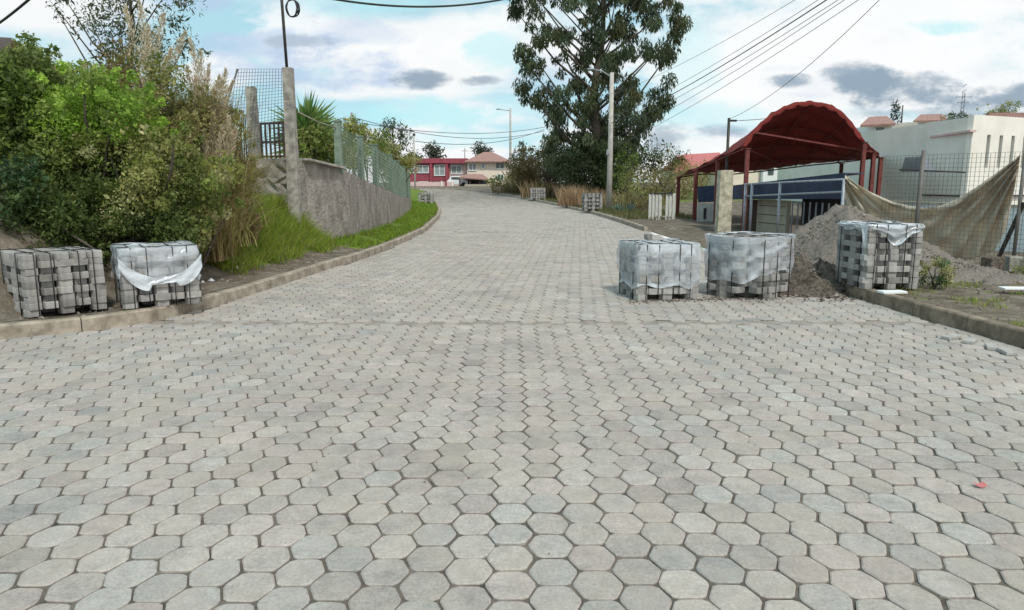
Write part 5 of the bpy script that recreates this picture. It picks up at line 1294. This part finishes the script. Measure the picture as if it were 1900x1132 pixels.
for f in ((0, 1, 5, 4), (1, 2, 5), (2, 3, 4, 5), (3, 0, 4), (0, 6, 7, 1), (1, 7, 8, 2), (2, 8, 9, 3), (3, 9, 6, 0), (6, 9, 8, 7)): mb.face(f)
mb.build('roof', M['tile'], t)
for a, b, c_, d_, m_ in [(872, 884, 305, 316, 'curtain'), (895, 899, 304, 312, 'glass'), (921, 935, 301.5, 313, 'glass'), (924, 934, 325, 333, 'glass')]: win_px(t, a, b, c_, d_, YH - 1.4, m_)
t = thing('carport', "low dark tiled carport in front of the peach house", 'carport', (X(878, 96), 96, .9)); Yc = 96
mb = MB(); a, b, c_, d_ = at(850, 330, Yc), at(908, 334, Yc), at(895, 324, Yc + 3), at(866, 324, Yc + 3); mb.quad(a, b, c_, d_); mb.build('roof', M['tile'], t, solid=.15)
for px in (853, 872, 890, 905): MB().beam((X(px, Yc + .3), Yc + .3, .8), (X(px, Yc + .3), Yc + .3, Zp(332, Yc)), .15).build('post', M['wood'], t)
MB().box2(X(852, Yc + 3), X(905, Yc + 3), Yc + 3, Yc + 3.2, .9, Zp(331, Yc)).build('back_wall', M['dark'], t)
MB().box2(X(862, Yc), X(905, Yc), Yc, Yc + .2, .8, Zp(342, Yc)).build('low_wall', M['beige'], t)
# parked car by the carport
t = thing('parked_car', "small white parked car half hidden left of the carport", 'car', (X(848, 98), 98, zr(98)), R(0)); cz = zr(98) + .05; cx = X(848, 98)
prof = [(-1.0, .25), (-1.0, .75), (-.85, .85), (-.62, 1.35), (.35, 1.40), (.75, .92), (1.05, .85), (1.1, .3)]
def car_body():
    mb = MB(); n = len(prof); s_ = 1.3
    mb.v += [(cx + a * s_, 97.3, cz + b) for a, b in prof] + [(cx + a * s_, 98.8, cz + b) for a, b in prof]
    mb.face(range(n)); mb.face([n + i for i in range(n)][::-1])
    for i in range(n): j = (i + 1) % n; mb.face((i, n + i, n + j, j))
    mb.build('body', M['white'], t, bevel=.05)
car_body()
MB().box((cx - .1, 97.28, cz + 1.1), (1.2, .03, .32)).build('side_window', M['glass'], t)
for dx in (-.85, .9):
    for yy in (97.32, 98.78): MB().tube([(cx + dx, yy - .08, cz + .28), (cx + dx, yy + .08, cz + .28)], .3, 14).build('wheel', M['dark'], t)
# low white boundary wall and gate before the maroon building
t = thing('low_wall', "low pinkish boundary wall in front of the maroon building", 'wall', (X(805, 97), 97, .9)); MB().box2(X(765, 97), X(842, 97), 97, 97.2, .8, Zp(337.5, 97)).build('wall_body', M['palepink'], t)
for k, px in enumerate((818, 826, 838)): MB().box2(X(px, 96.9), X(px + 3, 96.9), 96.8, 97.02, .8, Zp(336, 97)).build('pier', M['maroon' if k == 1 else 'cream'], t)

# pink roofed house and pale apartments behind the canopy
Y_ = 62; t = thing('pink_roofed_house', "house with a pink sheet roof left of the red canopy", 'house', (X(1290, Y_), Y_, 1))
MB().box2(X(1255, Y_), X(1345, Y_), Y_ + .5, Y_ + 7, .5, Zp(316, Y_)).build('wall', M['peach'], t)
mb = MB(); a, b, c_, d_ = at(1250, 320, Y_), at(1352, 312, Y_), at(1335, 284, Y_ + 3.5), at(1266, 288, Y_ + 3.5); mb.quad(a, b, c_, d_)
e0, e1 = Vector(a) + Vector((0, 7, 0)), Vector(b) + Vector((0, 7, 0)); mb.quad(d_, c_, e1, e0); mb.build('roof', M['pinkroof'], t, solid=.12)
MB().box2(X(1268, Y_), X(1280, Y_), Y_ + 3.2, Y_ + 3.8, Zp(300, Y_ + 3), Zp(290, Y_ + 3)).build('dormer', M['maroon'], t)
Y_ = 50; t = thing('apartment_block', "pale apartment block with dark windows glimpsed under the red canopy", 'building', (X(1490, Y_), Y_, 0))
MB().box2(X(1415, Y_), X(1585, Y_), Y_, Y_ + 8, .0, Zp(292, Y_)).build('wall', M['white'], t); MB().box2(X(1340, Y_), X(1414, Y_), Y_ + .5, Y_ + 7, 0, Zp(312, Y_)).build('peach_annexe', M['peach'], t)
MB().box2(X(1413, Y_), X(1587, Y_), Y_ - .2, Y_ + 8.2, Zp(291.9, Y_), Zp(290, Y_)).build('roof', M['concrete'], t)
for px, w in ((1424, 10), (1446, 6), (1462, 6), (1486, 16), (1512, 16), (1545, 10), (1570, 6)):
    MB().box2(X(px, Y_), X(px + w, Y_), Y_ - .06, Y_ - .01, Zp(324, Y_), Zp(306, Y_)).build('window', M['glass'], t)
for k, (px0, px1, y1p, y2p, Yb) in enumerate([(1604, 1652, 218, 262, 52)]):
    t = thing('tiled_house', "small pale house with a tiled roof peeping over the left end of the cream building", 'house', (X(1628, Yb), Yb, 0))
    MB().box2(X(px0 + 10, Yb), X(px1 - 6, Yb), Yb, Yb + 5, 0, Zp(232, Yb)).build('wall', M['white'], t)
    mb = MB(); a, b, c_, d_ = at(1596, 234, Yb - .5), at(1662, 231, Yb - .5), at(1645, 217, Yb + 2.5), at(1612, 219, Yb + 2.5); mb.quad(a, b, c_, d_); mb.build('roof', M['tile'], t, solid=.15)
    MB().box2(X(1618, Yb), X(1632, Yb), Yb - .05, Yb - .01, Zp(246, Yb), Zp(237, Yb)).build('window', M['glass'], t)
t = thing('tiled_house', "pale house with brown tiled roof above the middle wing of the cream building", 'house', (X(1725, 58), 58, 0))
MB().box2(X(1702, 58), X(1752, 58), 58, 63, 0, Zp(224, 58)).build('wall', M['white'], t)
mb = MB(); mb.quad(at(1694, 226, 57.5), at(1760, 224, 57.5), at(1748, 213, 60.5), at(1708, 214, 60.5)); mb.build('roof', M['tile'], t, solid=.15)
MB().box2(X(1712, 58), X(1722, 58), 57.95, 57.99, Zp(236, 58), Zp(228, 58)).build('window', M['glass'], t)
bush("grey-green treetop between the antenna mast and the brown tiled house roof", 'tree', at(1775, 222, 50), (.9, .6, .5), 22, .3, 420, .16, .06, EUC + OL[:1], .1, name='treetop', base_z=3.0, lower=-1)
Yb = 40; t = thing('roof_shelter', "grey corrugated roof edge rising behind the left wing of the cream building", 'roof', (X(1680, Yb), Yb, 3.6))
mb = MB(); mb.quad(at(1648, 246, Yb), at(1708, 240, Yb), at(1700, 228, Yb + 2), at(1664, 230, Yb + 2)); mb.build('roof_sheet', M['concrete'], t, solid=.1); MB().box2(X(1655, Yb), X(1706, Yb), Yb + .1, Yb + 2, 3.0, Zp(243, Yb)).build('wall', M['dark'], t)
t = thing('conifer', "small dark conifer top above the roofs near the cream building", 'conifer', (X(1663, 75), 75, 0)); 
leaf_obj('crown', *clumps_to_leaves([tuple(at(1663 + random.uniform(-1, 1) * 6 * min(1, .3 + (py - 190) / 30), py, 75)) + (.45,) for py in range(192, 226, 2)], 90, .3, .1, [(.07, .10, .09), (.10, .13, .12)], .1), M['leaf'], t)
MB().tube([(X(1663, 75), 75, 0), (X(1663, 75), 75, Zp(195, 75))], [.2, .05], 8).build('trunk', M['bark'], t)
t = thing('antenna_mast', "thin lattice antenna mast above the roof of the cream building", 'antenna', (X(1772, 45), 45, 3.6)); xx = X(1772, 45)
for dx in (-.18, .18): MB().tube([(xx + dx, 45, 3), (xx + dx * .3, 45, Zp(172, 45))], .02, 5).build('rail', M['wirelight'], t)
mb = MB()
for k in range(8): z = 5 + k * .32; mb.beam((xx - .13, 45, z), (xx + .13, 45, z + .2), .025)
for z, w in ((Zp(180, 45), .5), (Zp(190, 45), .35)): mb.beam((xx - w, 45, z), (xx + w, 45, z), .025)
mb.build('lattice', M['wirelight'], t)
# rooftop shed at the extreme upper left
t = thing('dark_roofed_house', "dark roofed house corner peeping over the bushes at the left frame edge", 'house', (X(0, 17), 17, 2))
MB().box2(X(-150, 17), X(14, 17), 17, 20, 1.9, Zp(92, 17)).build('wall', M['tile'], t)
mb = MB(); mb.quad(at(-160, 96, 16.5), at(30, 104, 16.5), at(22, 74, 18.6), at(-150, 66, 18.6)); mb.build('roof', M['darkroof'], t, solid=.1)
MB().beam(at(27, 76, 16.6), at(27, 150, 16.6), .09).build('post', M['wood'], t)
